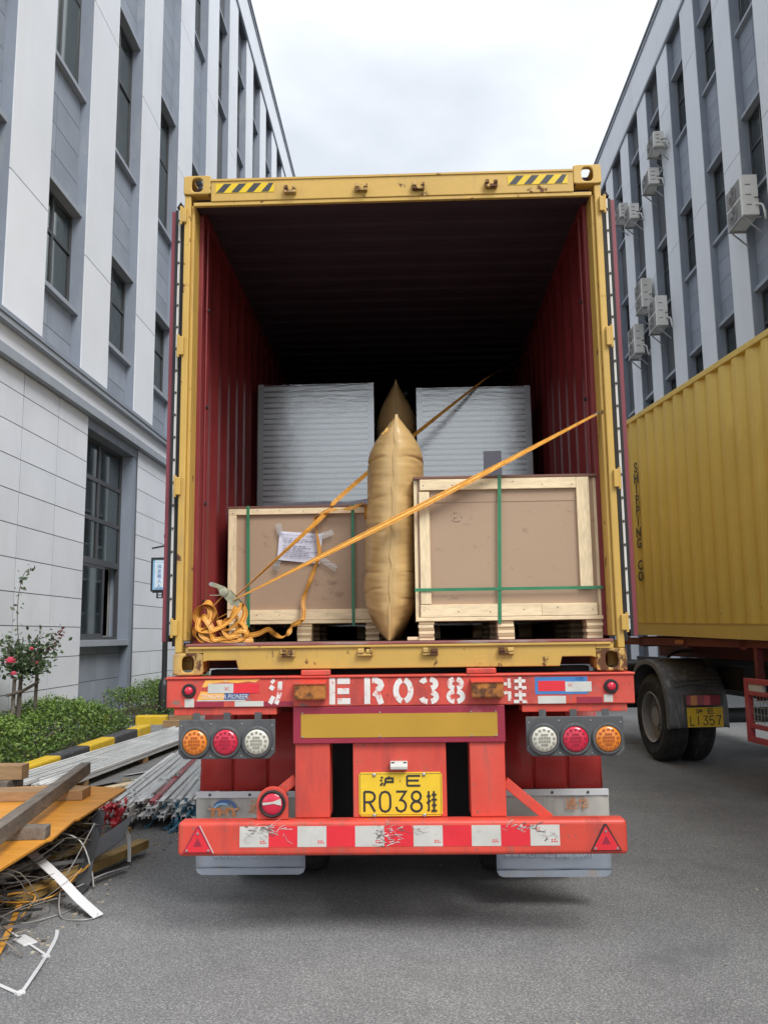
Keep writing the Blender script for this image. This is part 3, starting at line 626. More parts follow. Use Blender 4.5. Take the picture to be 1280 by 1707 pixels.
for sx in (-1, 1):
    casting(sx, ZB, 0, 1); casting(sx, ZT-0.118, 0, 1); casting(sx, ZB, LEN, -1); casting(sx, ZT-0.118, LEN, -1)
    # corner post: outer flange, web and inner lip
    a = sx
    def bx3(mb, x0, x1, *r): return mb.box(min(a*x0, a*x1), max(a*x0, a*x1), *r)
    po = bx3(MB(), 1.176, 1.214, 0.012, 0.05, 1.464, 4.122).build('corner_post', YEL, ct, 0.006)
    bx3(MB(), 1.158, 1.1755, 0.035, 0.16, 1.53, 4.07).build('post_web', YEL, po, 0.003)
    bx3(MB(), 1.135, 1.172, 0.161, 0.20, 1.53, 4.07).build('inner_jamb', MAR, po, 0.003)
    for zc, hh in ((3.995, 0.09), (3.20, 0.11), (2.385, 0.10), (1.60, 0.085)):
        hn = bx3(MB(), 1.198, 1.226, -0.008, 0.0115, zc-hh/2, zc+hh/2).build('hinge_lug', YEL, po, 0.004)
        MB().tube([(a*1.230, 0.002, zc-hh/2-0.01), (a*1.230, 0.002, zc+hh/2+0.01)], 0.008, 10).build('hinge_pin', YEL, hn, smooth=40)
    # lashing rod inside the jamb
    lr = MB().tube([(a*1.128, 0.24, 1.54), (a*1.128, 0.24, 4.05)], 0.007, 8)
    lr.build('lashing_rod', MAR, ct, smooth=50)
    for zz in (1.75, 2.32, 2.9, 3.5): MB().lathe((a*1.118, 0.238, zz), (-a, 0, 0), [(0.012, 0), (0.012, 0.006), (0.005, 0.01)], 10).build('bolt_head', BLK, ct)
    # corrugated side: inner skin (maroon) and outer skin (yellow)
    def skin(name, mt, xin, xout, zl0, zl1, flip):
        ys_ = [0.20]; xs_ = [xin]; y = 0.30
        while y < LEN-0.35:
            ys_ += [y, y+0.068, y+0.138, y+0.206]; xs_ += [xin, xout, xout, xin]; y += 0.278
        ys_.append(LEN-0.05); xs_.append(xin); n = len(ys_)
        vs = [(a*x, yy, zl0) for x, yy in zip(xs_, ys_)]+[(a*x, yy, zl1) for x, yy in zip(xs_, ys_)]
        return MB().add(vs, [(i, i+1, n+i+1, n+i) for i in range(n-1)]).build(name, mt, ct)
    skin('side_wall', MAR, 1.174, 1.208, 1.50, 4.14, 0)
    skin('side_wall_outer', YEL, 1.178, 1.212, 1.50, 4.14, 1)
    bx3(MB(), 1.155, 1.216, 0.18, LEN-0.18, ZB+0.02, 1.505).build('bottom_rail', YEL, ct, 0.004)
    bx3(MB(), 1.16, 1.216, 0.18, LEN-0.18, 4.135, 4.215).build('top_rail', MAR, ct, 0.004)
    # door leaf folded right back along the side
    d = bx3(MB(), 1.272, 1.305, 0.075, 1.24, 1.525, 4.06).build('door', MARD, ct, 0.004)
    bx3(MB(), 1.246, 1.260, 0.055, 0.075, 1.56, 4.055).build('seal_strip', WSTRIP, d, 0.003)
    bx3(MB(), 1.2605, 1.278, 0.062, 0.078, 1.53, 4.06).build('seal_lip', BLK, d)
    bx3(MB(), 1.226, 1.2435, 0.060, 0.22, 1.50, 4.075).build('door_gasket', BLK, d)
    bx3(MB(), 1.2440, 1.2715, 0.0755, 1.20, 1.56, 4.05).build('door_core', DGREY, d)
    MB().prism([(min(a*1.226, a*1.272), 4.0751), (max(a*1.226, a*1.272), 4.0751), (a*1.25, 4.11)], 'y', 0.060, 0.20).build('gasket_tip', BLK, d)
    for i in range(19):
        MB().lathe((a*1.254, 0.0549, 1.63+i*0.131), (0, -1, 0), [(0.0075, 0), (0.0075, 0.004), (0.004, 0.008)], 8).build('rivet', DGREY, d)
    # sill lugs
# header
MB().prism([(0.0, 4.075), (0.0, 4.205), (0.03, 4.228), (0.07, 4.235), (0.07, 4.08), (0.03, 4.075)], 'x', -HW+0.163, HW-0.163).build('header', YEL, ct, 0.004)
MB().box(-HW+0.06, HW-0.06, 0.006, 0.03, 4.052, 4.0745).build('header_lip', YEL, ct, 0.003)
MB().box(-HW+0.163, HW-0.163, -0.006, 0.0, 4.200, 4.212).build('header_ridge', YEL, ct)
for x in (-0.589, -0.174, 0.158, 0.58):
    lg = MB(); lg.box(x-0.036, x+0.036, -0.028, -0.0005, 4.105, 4.125); lg.box(x-0.036, x-0.012, -0.034, -0.0005, 4.1251, 4.150); lg.box(x+0.014, x+0.036, -0.034, -0.0005, 4.1251, 4.145)
    lg.build('header_keeper', YELR, ct, 0.004)
for xc, sgn in ((-0.857, 1), (0.85, 1)):
    hz = MB().box(xc-0.172, xc+0.172, -0.0025, -0.0004, 4.125, 4.183).build('hazard_sticker', HAZY, ct)
    for i in range(4):
        xx = xc-0.15+i*0.088
        MB().add([(xx-0.018, -0.0032, 4.127), (xx+0.026, -0.0032, 4.127), (min(xx+0.072, xc+0.17), -0.0032, 4.181), (xx+0.028, -0.0032, 4.181)], [(0, 1, 2, 3)]).build('hazard_stripe', HAZK, hz)
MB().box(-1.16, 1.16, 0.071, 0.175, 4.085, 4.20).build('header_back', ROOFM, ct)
# sill with fork notches beside the castings
xo = HW-0.163
MB().prism([(-xo, 1.462), (-xo, 1.415), (-1.03, 1.422), (-0.875, 1.422), (-0.862, 1.372), (0.862, 1.372), (0.875, 1.422), (1.03, 1.422), (xo, 1.415), (xo, 1.462), (xo, 1.496), (-xo, 1.496)], 'y', 0.0, 0.10).build('sill', YEL, ct, 0.004)
MB().box(-1.15, -1.0565, 0.0, 0.10, 1.4635, 1.496).build('sill_end', YEL, ct); MB().box(1.0565, 1.15, 0.0, 0.10, 1.4635, 1.496).build('sill_end', YEL, ct)
MB().box(-1.135, 1.135, -0.012, 0.0, 1.484, 1.4965).build('sill_lip', YEL, ct, 0.003)
MB().box(-1.15, 1.15, -0.008, 0.20, 1.4975, 1.513).build('threshold', PINKM, ct, 0.004)
for x in (-0.595, -0.176, 0.173, 0.578):
    lg = MB(); lg.box(x-0.042, x+0.042, -0.026, -0.0005, 1.437, 1.452); lg.box(x-0.04, x-0.006, -0.032, -0.0005, 1.4521, 1.478); lg.box(x+0.004, x+0.04, -0.030, -0.0005, 1.4521, 1.474)
    lg.build('sill_keeper', YELR, ct, 0.005)
for i in range(8):
    MB().box(-1.17+i*0.2925+0.002, -1.17+(i+1)*0.2925-0.002, 0.201, LEN-0.1, 1.480, 1.513).build('floor_board', FLOORM, ct)
mb = MB()
for i in range(20): mb.box(-1.15, 1.15, 0.3+i*0.6, 0.35+i*0.6, 1.37, 1.478)
mb.build('cross_member', DRED, ct)
# roof: cross corrugations
ys_ = [0.17]; zs_ = [4.165]; y = 0.40
while y < LEN-0.3: ys_ += [y, y+0.03, y+0.10, y+0.13]; zs_ += [4.165, 4.174, 4.174, 4.165]; y += 0.209
ys_.append(LEN-0.1); zs_.append(4.165); n = len(ys_)
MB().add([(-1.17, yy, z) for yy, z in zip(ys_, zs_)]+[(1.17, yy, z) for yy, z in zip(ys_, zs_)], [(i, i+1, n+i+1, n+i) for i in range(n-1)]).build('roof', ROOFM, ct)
MB().box(-1.18, 1.18, 0.171, LEN-0.1, 4.19, 4.20).build('roof_outer', YEL, ct)
MB().box(-1.2, 1.2, LEN-0.09, LEN-0.03, 1.48, 4.2).build('front_wall', MAR, ct)

# ------------------------------------------------------------------ the red trailer
tr = thing('semi_trailer', (0, 5, 0), 'red semi-trailer with licence plate R038 under the open container', 'trailer')
YB = -0.035     # beam face
rbm = MB().box(-1.24, 1.24, YB, 0.14, 1.176, 1.325).build('rear_beam', REDW, tr, 0.006)
MB().box(-1.245, 1.245, YB-0.008, 0.16, 1.3255, 1.338).build('top_flange', RED, rbm, 0.004)
for x in (-0.44, 0.44): MB().box(x-0.078, x+0.078, YB-0.012, 0.0, 1.3385, 1.368).build('container_stop', RED, rbm, 0.006)
for sx in (-1, 1):
    rbk = MB().box(sx*0.466-0.083, sx*0.466+0.083, YB-0.055, YB-0.001, 1.215, 1.300).build('rusty_bracket', RUSTY, rbm, 0.01)
    MB().prism([(YB-0.062, 1.302), (YB-0.001, 1.316), (YB-0.001, 1.301), (YB-0.062, 1.296)], 'x', sx*0.466-0.085, sx*0.466+0.085).build('bracket_lip', RED, rbk)
    mk = MB().lathe((sx*1.117, YB-0.0005, 1.266), (0, -1, 0), [(0.037, 0), (0.037, 0.012), (0.032, 0.016), (0.023, 0.014)], 28).build('marker_lamp', BLK, rbm, smooth=35)
    MB().lathe((sx*1.117, YB-0.0145, 1.266), (0, -1, 0), [(0.0225, 0), (0.021, 0.006), (0.014, 0.011), (0.004, 0.013)], 24).build('lens', LAMPR, mk, smooth=60)
def sticker(mt, x0, x1, z0, z1, y, parent, name='sticker', th=0.0012): return MB().box(x0, x1, y-th, y-0.0003, z0, z1).build(name, mt, parent)
y1 = YB
sticker(WST, -1.017, -0.88, 1.252, 1.302, y1-.0012, rbm); sticker(REDST, -0.8795, -0.743, 1.251, 1.301, y1-.0012, rbm)
MB().add([(-1.05, y1-.0008, 1.284), (-1.03, y1-.0008, 1.320), (-0.735, y1-.0008, 1.3235), (-0.765, y1-.0008, 1.306), (-0.80, y1-.0008, 1.312), (-0.86, y1-.0008, 1.304), (-0.93, y1-.0008, 1.309), (-1.0, y1-.0008, 1.303), (-1.03, y1-.0008, 1.283)], [tuple(range(9))]).build('torn_sticker', ORST, rbm)
MB().add([(-1.075, y1-.0007, 1.217), (-1.055, y1-.0007, 1.262), (-0.93, y1-.0007, 1.2515), (-0.93, y1-.0007, 1.217)], [(0, 1, 2, 3)]).build('sticker', ORST, rbm)
ns = MB().add([(-0.9295, y1-.0007, 1.217), (-0.9295, y1-.0007, 1.2512), (-0.79, y1-.0007, 1.2512), (-0.812, y1-.0007, 1.217)], [(0, 1, 2, 3)]).build('sticker', NAVY, rbm)
sticker(WST, -1.075, -0.815, 1.210, 1.2165, y1-.0003, rbm)
text('lettering', 'TONGHUA PIONEER', 0.033, WPLAS, ns, (-0.93, y1-.0022, 1.2325), (1, 0, 0), (0, 0, 1), 0.0004, 0.25, sx=0.83)
sticker(WST, -0.872, -0.718, 1.181, 1.2085, y1-.0004, rbm); sticker(WST, -1.14, -1.09, 1.180, 1.224, y1-.0004, rbm); sticker(MARST, -1.085, -0.93, 1.181, 1.2085, y1-.0004, rbm); sticker(MARST, -0.716, -0.56, 1.180, 1.206, y1-.0004, rbm)
sticker(BLUEST, 0.720, 0.995, 1.228, 1.317, y1-.0003, rbm); sticker(REDST, 0.736, 0.878, 1.244, 1.297, y1-.0015, rbm); sticker(WST, 0.8785, 1.016, 1.240, 1.292, y1-.0015, rbm)
sticker(WST, 0.733, 0.879, 1.180, 1.219, y1-.0004, rbm); sticker(MARST, 0.935, 1.07, 1.180, 1.212, y1-.0004, rbm); sticker(WST, 1.078, 1.124, 1.185, 1.224, y1-.0004, rbm)
for xc in (-0.915, 0.905): text('lettering', '3C', 0.022, REDST, rbm, (xc, y1-.0034, 1.274), (1, 0, 0), (0, 0, 1), 0.0003)
text('lettering', '中国', 0.022, BLUEST, rbm, (0.955, y1-.0034, 1.306), (1, 0, 0), (0, 0, 1), 0.0003)
# stencilled number
yl = y1-0.0016; z0, z1 = 1.187, 1.324
def poly(name, mt, parent, lists, wd, y):
    mb = MB()
    for i, st in enumerate(lists): mb.stroke(st, wd, y-0.0002*i)
    return mb.build(name, mt, parent)
S = 0.031
poly('stencil_letter', WSPRAY, rbm, [[(-.352, z0), (-.352, z1)], [(-.325, z1-.016), (-.258, z1-.016)], [(-.325, (z0+z1)/2), (-.262, (z0+z1)/2)], [(-.325, z0+.016), (-.256, z0+.016)]], S, yl)
poly('stencil_letter', WSPRAY, rbm, [[(-.166, z0), (-.166, z1)], [(-.14, z1-.014), (-.118, z1-.014), (-.098, z1-.024), (-.092, z1-.04), (-.098, z1-.054), (-.118, z1-.066)], [(-.132, z0+.06), (-.108, z0+.045), (-.092, z0)]], S, yl)
poly('stencil_letter', WSPRAY, rbm, [arc(.024, 1.2555, .038, .055, 100, 260, 10), arc(.026, 1.2555, .038, .055, -80, 80, 10)], S*.95, yl)
poly('stencil_letter', WSPRAY, rbm, [arc(.158, 1.290, .036, .022, 170, 105, 5), arc(.165, 1.288, .032, .024, 85, -75, 8), arc(.165, 1.221, .034, .025, 75, -80, 8), arc(.157, 1.221, .036, .026, 190, 262, 5)], S*.9, yl)
poly('stencil_letter', WSPRAY, rbm, [arc(.298, 1.288, .028, .024, 100, 262, 8), arc(.305, 1.288, .028, .024, -80, 80, 8), arc(.298, 1.222, .033, .026, 98, 262, 8), arc(.305, 1.222, .033, .026, -82, 82, 8)], S*.85, yl)
poly('stencil_character', WSPRAY, rbm, [[(-.676, 1.317), (-.662, 1.305)], [(-.684, 1.285), (-.664, 1.27)], [(-.684, 1.195), (-.664, 1.232)], [(-.63, 1.31), (-.632, 1.262)], [(-.632, 1.254), (-.638, 1.225), (-.652, 1.192)]], 0.024, yl)
poly('stencil_character', WSPRAY, rbm, [[(.585, 1.312), (.585, 1.262)], [(.585, 1.245), (.585, 1.195)], [(.556, 1.284), (.574, 1.284)], [(.556, 1.235), (.574, 1.242)], [(.612, 1.298), (.634, 1.298)], [(.65, 1.298), (.67, 1.298)], [(.642, 1.318), (.642, 1.262)], [(.612, 1.262), (.634, 1.262)], [(.65, 1.262), (.674, 1.262)], [(.612, 1.226), (.634, 1.226)], [(.65, 1.226), (.67, 1.226)], [(.642, 1.25), (.642, 1.196)], [(.606, 1.192), (.634, 1.192)], [(.65, 1.192), (.676, 1.192)]], 0.017, yl)

# chassis behind the beam
MB().box(-1.05, 1.05, 0.165, 0.30, 1.19, 1.366).build('dark_gap_block', BLK, tr, 0.004)  # added black block, keeps the gap above the beam dark
for sx in (-1, 1):
    MB().box(sx*0.46-0.07, sx*0.46+0.07, 0.141, 11.5, 0.98, 1.325).build('main_rail', DRED, tr, 0.004)
    MB().box(sx*0.925-0.275, sx*0.925+0.275, YB+0.012, 0.12, 1.136, 1.1755).build('lamp_flange', RED, tr, 0.003)
    # lamp cluster plate
    px0, px1 = (-1.163, -0.652) if sx < 0 else (0.662, 1.166)
    pl = MB().prism([(px0, 0.945), (px0+0.03, 0.914), (px1-0.03, 0.914), (px1, 0.945), (px1, 1.115), (px0, 1.115)], 'y', -0.06, -0.045).build('lamp_plate', DGREY, tr, 0.003)
    xs = (-1.073, -0.911, -0.746) if sx < 0 else (0.752, 0.913, 1.081)
    cols = ((LAMPO, LAMPO2), (LAMPR, LAMPR2), (LAMPW, LAMPW2)) if sx < 0 else ((LAMPW, LAMPW2), (LAMPR, LAMPR2), (LAMPO, LAMPO2))
    for x, (lm, lm2) in zip(xs, cols):
        rg = MB().lathe((x, -0.0605, 1.001), (0, -1, 0), [(0.082, 0), (0.082, 0.01), (0.076, 0.018), (0.068, 0.018), (0.065, 0.012)], 40).build('lamp_ring', DGREY, pl, smooth=35)
        ln = MB().lathe((x, -0.073, 1.001), (0, -1, 0), [(0.0648, 0), (0.063, 0.006), (0.05, 0.011), (0.025, 0.014), (0.004, 0.015)], 40).build('lens', lm, pl, smooth=60)
        mb = MB()
        for k in range(13):
            a = 2*math.pi*k/13+math.pi/2; rr = 0.049; mb.obox((x+rr*math.cos(a), -0.0845, 1.001+rr*math.sin(a)), (0.0062, 0, 0), (0, 0.002, 0), (0, 0, 0.0062))
        for r_ in range(4):
            nn = (3, 5, 5, 3)[r_]
            for c_ in range(nn): mb.obox((x+(c_-(nn-1)/2)*0.0125, -0.0885, 1.001+(1.5-r_)*0.0165), (0.0045, 0, 0), (0, 0.002, 0), (0, 0, 0.0052))
        mb.build('led_cells', lm2, ln)
        MB().box(x-0.018, x+0.018, -0.044, -0.035, 1.1155, 1.150).build('hanger', DGREY, pl)
    for (bx_, bz_) in ((px0+0.015, 0.965), (px0+0.015, 1.085), ((xs[0]+xs[1])/2, 0.93), ((xs[1]+xs[2])/2, 0.93), ((xs[0]+xs[1])/2, 1.095), ((xs[1]+xs[2])/2, 1.095), (px1-0.015, 0.965), (px1-0.015, 1.085)):
        MB().lathe((bx_, -0.0605, bz_), (0, -1, 0), [(0.005, 0), (0.004, 0.003)], 8).build('screw', STEEL, pl)
    # under-run post, brace, fender, flap
    MB().box(min(sx*0.367, sx*0.551), max(sx*0.367, sx*0.551), YB+0.01, 0.13, 0.606, 0.988).build('post', RED, tr, 0.006)
    if sx > 0: MB().beam((0.5515, 0.03, 0.775), (0.78, 0.03, 0.585), 0.05, 0.045, (0, 1, 0)).build('brace', RED, tr, 0.003)
    else: MB().beam((-0.5515, 0.03, 0.80), (-0.68, 0.03, 0.70), 0.05, 0.035, (0, 1, 0)).build('brace', RED, tr, 0.003)
    x0, x1 = (-1.178, -0.57) if sx < 0 else (0.57, 1.15)
    fm = MB(); pr = []
    k = 0; nseg = 3
    for i in range(nseg):
        u0 = x0+(x1-x0)*i/nseg; u1 = x0+(x1-x0)*(i+1)/nseg
        pr += [(u0+0.012, 0.44), (u1-0.012, 0.44), (u1-0.004, 0.452), (u1+0.004, 0.452)]
    n = len(pr); vs = [(u, yv, 0.665) for u, yv in pr]+[(u, yv+0.02, 0.95) for u, yv in pr]+[(u, yv+0.10, 1.10) for u, yv in pr]+[(u, yv+0.4, 1.17) for u, yv in pr]+[(u, yv+1.5, 1.17) for u, yv in pr]
    fs = [(r_*n+i, r_*n+i+1, (r_+1)*n+i+1, (r_+1)*n+i) for r_ in range(4) for i in range(n-1)]
    fe = fm.add(vs, fs).build('fender', REDD, tr, smooth=30)
    so_ = fe.modifiers.new('solid', 'SOLIDIFY'); so_.thickness = 0.006
    MB().box(x0-0.01, x1+(0.03 if sx > 0 else 0), 0.425, 0.436, 0.628, 0.664).build('flap_bar', LGREY, tr, 0.002)
    for q in (0.12, 0.5, 0.85): MB().lathe((x0+(x1-x0)*q, 0.4245, 0.646), (0, -1, 0), [(0.009, 0), (0.006, 0.005)], 8).build('bolt_head', DGREY, tr)
    fx0, fx1 = (-1.185, -0.556) if sx < 0 else (0.535, 1.18); zb_ = 0.20 if sx < 0 else 0.18
    def flapbits(z_lo, z_hi, name, mt):
        npt = 10; vs = []; fs = []
        for i in range(npt+1):
            for j in range(9):
                u = fx0+(fx1-fx0)*i/npt; t_ = z_lo+(z_hi-z_lo)*j/8
                yv = 0.437+0.006*math.sin(i*1.1+sx)+0.02*((0.66-t_)/0.46)**2
                vs.append((u, yv, t_))
        for i in range(npt):
            for j in range(8): fs.append((i*9+j, (i+1)*9+j, (i+1)*9+j+1, i*9+j+1))
        f_ = MB().add(vs, fs).build(name, mt, tr, smooth=60); f_.modifiers.new('solid', 'SOLIDIFY').thickness = 0.006; return f_
    fl = flapbits(0.335, 0.66, 'mudflap', FLAP)
    lo = flapbits(zb_+0.035, 0.3345, 'mudflap_hem', FLAPB)
    bt = MB().prism([(fx0, zb_+0.0349), (fx0+0.01, zb_+0.012), (fx0+0.035, zb_), (fx1-0.035, zb_), (fx1-0.01, zb_+0.012), (fx1, zb_+0.0349)], 'y', 0.448, 0.456).build('mudflap_edge', FLAPB, tr)
    # wheels (three axles, twin tyres)
    for ax in (1.35, 2.66, 3.97):
        for xw in (0.64, 0.97):
            wh = MB().lathe((sx*xw-0.14, ax, 0.50), (1, 0, 0), [(0.29, 0.0), (0.44, 0.0), (0.49, 0.02), (0.50, 0.06), (0.50, 0.22), (0.49, 0.26), (0.44, 0.28), (0.29, 0.28)], 36).build('wheel', TYRE, tr, smooth=30)
            MB().lathe((sx*xw-0.10, ax, 0.50), (1, 0, 0), [(0.285, 0), (0.285, 0.2)], 24).build('rim', RIM, wh, smooth=30)
# THT mark on the left flap
yf = 0.4275
ORNG = mat('flap_orange', (0.62, 0.24, 0.08), 0.6, var=0.15, vscale=20, layers=[((0.5, 0.45, 0.38), 30, 0.58, 0.66, (1, 1, 1), None)])
lg = MB(); lg.stroke(arc(-1.018, 0.570, 0.060, 0.040, 0, 165, 14), 0.018, yf); o = lg.build('flap_emblem', NAVYF, tr)
lg = MB(); lg.stroke(arc(-1.030, 0.568, 0.046, 0.028, 50, 178, 10), 0.011, yf-0.001); lg.build('flap_emblem', SIGNB, tr)
text('flap_lettering', 'THT', 0.062, ORNG, tr, (-1.026, yf-0.001, 0.546), (1, 0, 0), (0, 0, 1), 0.0006, bold=0.003, sx=1.45)
text('flap_lettering', '通华', 0.085, ORNG, tr, (-0.80, yf-0.001, 0.575), (1, 0, 0), (0, 0, 1), 0.0006, 0.2)
text('flap_lettering', '通华', 0.07, ORNG, tr, (1.00, yf-0.001, 0.578), (1, 0, 0), (0, 0, 1), 0.0006)
text('flap_lettering', 'www.chinatrailer.com', 0.056, FADED, tr, (-0.83, 0.436, 0.315), (1, 0, 0), (0, 0, 1), 0.0006)
text('flap_lettering', 'www.chinatrailer.com', 0.056, FADED, tr, (0.83, 0.436, 0.31), (1, 0, 0), (0, 0, 1), 0.0006)
# reflective board
rbd = MB().box(-0.560, 0.556, YB-0.004, YB+0.008, 0.986, 1.1745).build('reflector_board', MARST, tr, 0.003)
MB().box(-0.518, 0.516, YB-0.0065, YB-0.0045, 1.016, 1.138).build('amber_field', YELST, rbd)
for x in (-0.51, -0.1, 0.38, 0.508):
    for z in (1.020, 1.143): MB().lathe((x, YB-0.0075, z), (0, -1, 0), [(0.005, 0), (0.003, 0.002)], 8).build('rivet', STEEL, rbd)
# centre plate and licence plate
cp = MB().box(-0.246, 0.244, YB+0.02, 0.11, 0.606, 0.9855).build('centre_plate', RED, tr, 0.004)
MB().box(-0.62, 0.62, 0.95, 0.98, 0.30, 1.17).build('dark_backing', BLK, tr)  # added black sheet standing in for the shade behind the posts
yp = YB+0.017
lp = MB().prism([(-0.216+.012, 0.612), (0.22-.012, 0.612), (0.22, 0.624), (0.22, 0.822), (0.22-.012, 0.834), (-0.216+.012, 0.834), (-0.216, 0.822), (-0.216, 0.624)], 'y', yp-0.004, yp).build('licence_plate', PLATEY, cp, 0.001)
mb = MB(); mb.stroke([(-0.209, 0.62), (0.213, 0.62), (0.213, 0.826), (-0.209, 0.826), (-0.209, 0.62)], 0.0022, yp-0.0046); mb.build('plate_border', PLATEK, lp)
yg = yp-0.005
def plate_glyph(key, a, b, c, d, wd, mt=PLATEK, parent=lp, y=yg):  # in the plate's own fraction of 436 x 222 mm
    return glyph('plate_character', mt, parent, key, -0.216+0.436*a, -0.216+0.436*b, 0.612+0.222*c, 0.612+0.222*d, y, wd)
plate_glyph('hu', 0.245, 0.425, 0.67, 0.93, 0.0105); plate_glyph('dot', 0.475, 0.52, 0.75, 0.85, 0.009); plate_glyph('E', 0.565, 0.75, 0.67, 0.94, 0.0105)
for key, a, b in (('R', .052, .205), ('0', .238, .390), ('3', .428, .578), ('8', .612, .765)): plate_glyph(key, a, b, 0.08, 0.585, 0.0115)
plate_glyph('gua', 0.80, 0.945, 0.09, 0.59, 0.010)
for x, z in ((-0.135, 0.822), (0.125, 0.822), (-0.135, 0.617), (0.125, 0.617)): MB().lathe((x, yp-0.0055, z), (0, -1, 0), [(0.010, 0), (0.009, 0.004), (0.004, 0.007)], 12).build('plate_screw', STEEL, lp, smooth=40)
pln = MB().prism([(YB+0.0195, 0.852), (YB-0.02, 0.852), (YB-0.022, 0.868), (YB-0.004, 0.892), (YB+0.0195, 0.892)], 'x', -0.049, 0.041).build('plate_lamp', WST, cp, 0.003)
for x in (-0.035, 0.028): MB().box(x-0.008, x+0.008, YB-0.013, YB-0.0085, 0.884, 0.890).build('screw', DGREY, pln)
# round stop lamp on its bracket
br = [(-0.746, 0.606), (-0.746, 0.69)]+[(-0.664-0.082*math.cos(R(a)), 0.69+0.082*math.sin(R(a))) for a in range(0, 181, 15)]+[(-0.582, 0.606)]
bk = MB().prism(br, 'y', YB-0.02, YB+0.0).build('stop_lamp_bracket', RED, tr, 0.003)
rg = MB().lathe((-0.664, YB-0.0205, 0.686), (0, -1, 0), [(0.069, 0), (0.069, 0.012), (0.062, 0.02), (0.055, 0.014)], 40).build('stop_lamp', BLK, bk, smooth=35)
MB().lathe((-0.664, YB-0.034, 0.686), (0, -1, 0), [(0.054, 0), (0.05, 0.004), (0.03, 0.008), (0.003, 0.009)], 32).build('lens', LAMPR, rg, smooth=60)
MB().add([(-0.715, YB-0.044, 0.695), (-0.66, YB-0.046, 0.70), (-0.617, YB-0.044, 0.715), (-0.615, YB-0.044, 0.68), (-0.655, YB-0.046, 0.69), (-0.71, YB-0.044, 0.682)], [tuple(range(6))]).build('torn_film', WST, rg)
# bumper
YU = -0.09
bmp = MB().box(-1.150, 1.152, YU, 0.02, 0.432, 0.604).build('bumper', RED, tr, 0.022, seg=4)
for i, x in enumerate((-0.827, -0.529, -0.233, 0.066, 0.362, 0.660)):
    st = sticker(WST, x, x+0.149, 0.478, 0.580, YU, bmp, 'reflector_white')
    if i < 5: sticker(REDST, x+0.1495, x+0.2965, 0.478, 0.580, YU-0.0002, bmp, 'reflector_red')
    mb = MB()
    for q in range(3): mb.stroke([(x+0.105+0.012*q, 0.498), (x+0.113+0.012*q, 0.498)], 0.006, YU-0.0016)
    for q in range(2): mb.stroke([(x+0.105+0.014*q, 0.507), (x+0.115+0.014*q, 0.507)], 0.005, YU-0.0016)
    mb.build('fine_print', REDST, st)
text('fine_print', '3C', 0.022, REDST, bmp, (0.55, YU-0.002, 0.558), (1, 0, 0), (0, 0, 1), 0.0003); text('fine_print', '3C', 0.022, REDST, bmp, (0.70, YU-0.002, 0.56), (1, 0, 0), (0, 0, 1), 0.0003)
r2 = random.Random(3)
SCR2 = mat('scratched_dirt', (0.14, 0.10, 0.09), 0.6, var=0.4, vscale=40)
SCR = mat('scratched_film', (0.5, 0.45, 0.43), 0.4, var=0.5, vscale=40)
for (cx, cz, ww, hh, nn) in ((-0.70, 0.565, 0.10, 0.03, 46), (-0.07, 0.54, 0.08, 0.05, 46), (0.08, 0.56, 0.05, 0.02, 12), (0.60, 0.57, 0.12, 0.012, 26), (0.73, 0.52, 0.06, 0.04, 12)):
    mb = MB(); mk = MB()
    for i in range(nn):
        x = cx+r2.gauss(0, ww*0.5); z = min(0.59, max(0.47, cz+r2.gauss(0, hh*0.5))); a = r2.gauss(0, 0.5); l = r2.uniform(0.006, 0.03); th = r2.uniform(0.0012, 0.005)
        (mb if i % 3 else mk).stroke([(x, z), (x+l*math.cos(a), z+l*math.sin(a)), (x+1.8*l*math.cos(a+r2.gauss(0, .5)), z+l*math.sin(a)*1.6)], th, YU-0.0026-0.00003*i)
    mb.build('scratches', SCR, bmp); mk.build('scratches', SCR2, bmp)
for sx, xc in ((-1, -1.042), (1, 1.04)):
    tz0, tz1 = 0.452, 0.584; hw = 0.078
    if sx < 0: MB().beam((xc+hw+0.003, YU-0.003, tz0-0.002), (xc+0.008, YU-0.003, tz1+0.002), 0.004, 0.004, (0, 1, 0)).build('reflector_edge', WST, bmp)
    t_ = MB().prism([(xc-hw, tz0), (xc+hw, tz0), (xc+0.006, tz1), (xc-0.006, tz1)], 'y', YU-0.008, YU-0.0005).build('triangle_reflector', MARST if sx < 0 else PLATEK, bmp, 0.002)
    MB().prism([(xc-hw+0.009, tz0+0.005), (xc+hw-0.009, tz0+0.005), (xc+0.002, tz1-0.012), (xc-0.002, tz1-0.012)], 'y', YU-0.0105, YU-0.0085).build('red_field', REDST, t_)
    MB().prism([(xc-0.022, tz0+0.034), (xc+0.022, tz0+0.034), (xc, tz0+0.076)], 'y', YU-0.0115, YU-0.0107).build('inner_triangle', MARST, t_)
    for (bx_, bz_) in ((xc-hw+0.022, tz0+0.013), (xc+hw-0.022, tz0+0.013), (xc, tz1-0.036)): MB().lathe((bx_, YU-0.0106, bz_), (0, -1, 0), [(0.007, 0), (0.005, 0.004)], 10).build('screw', STEEL, t_)

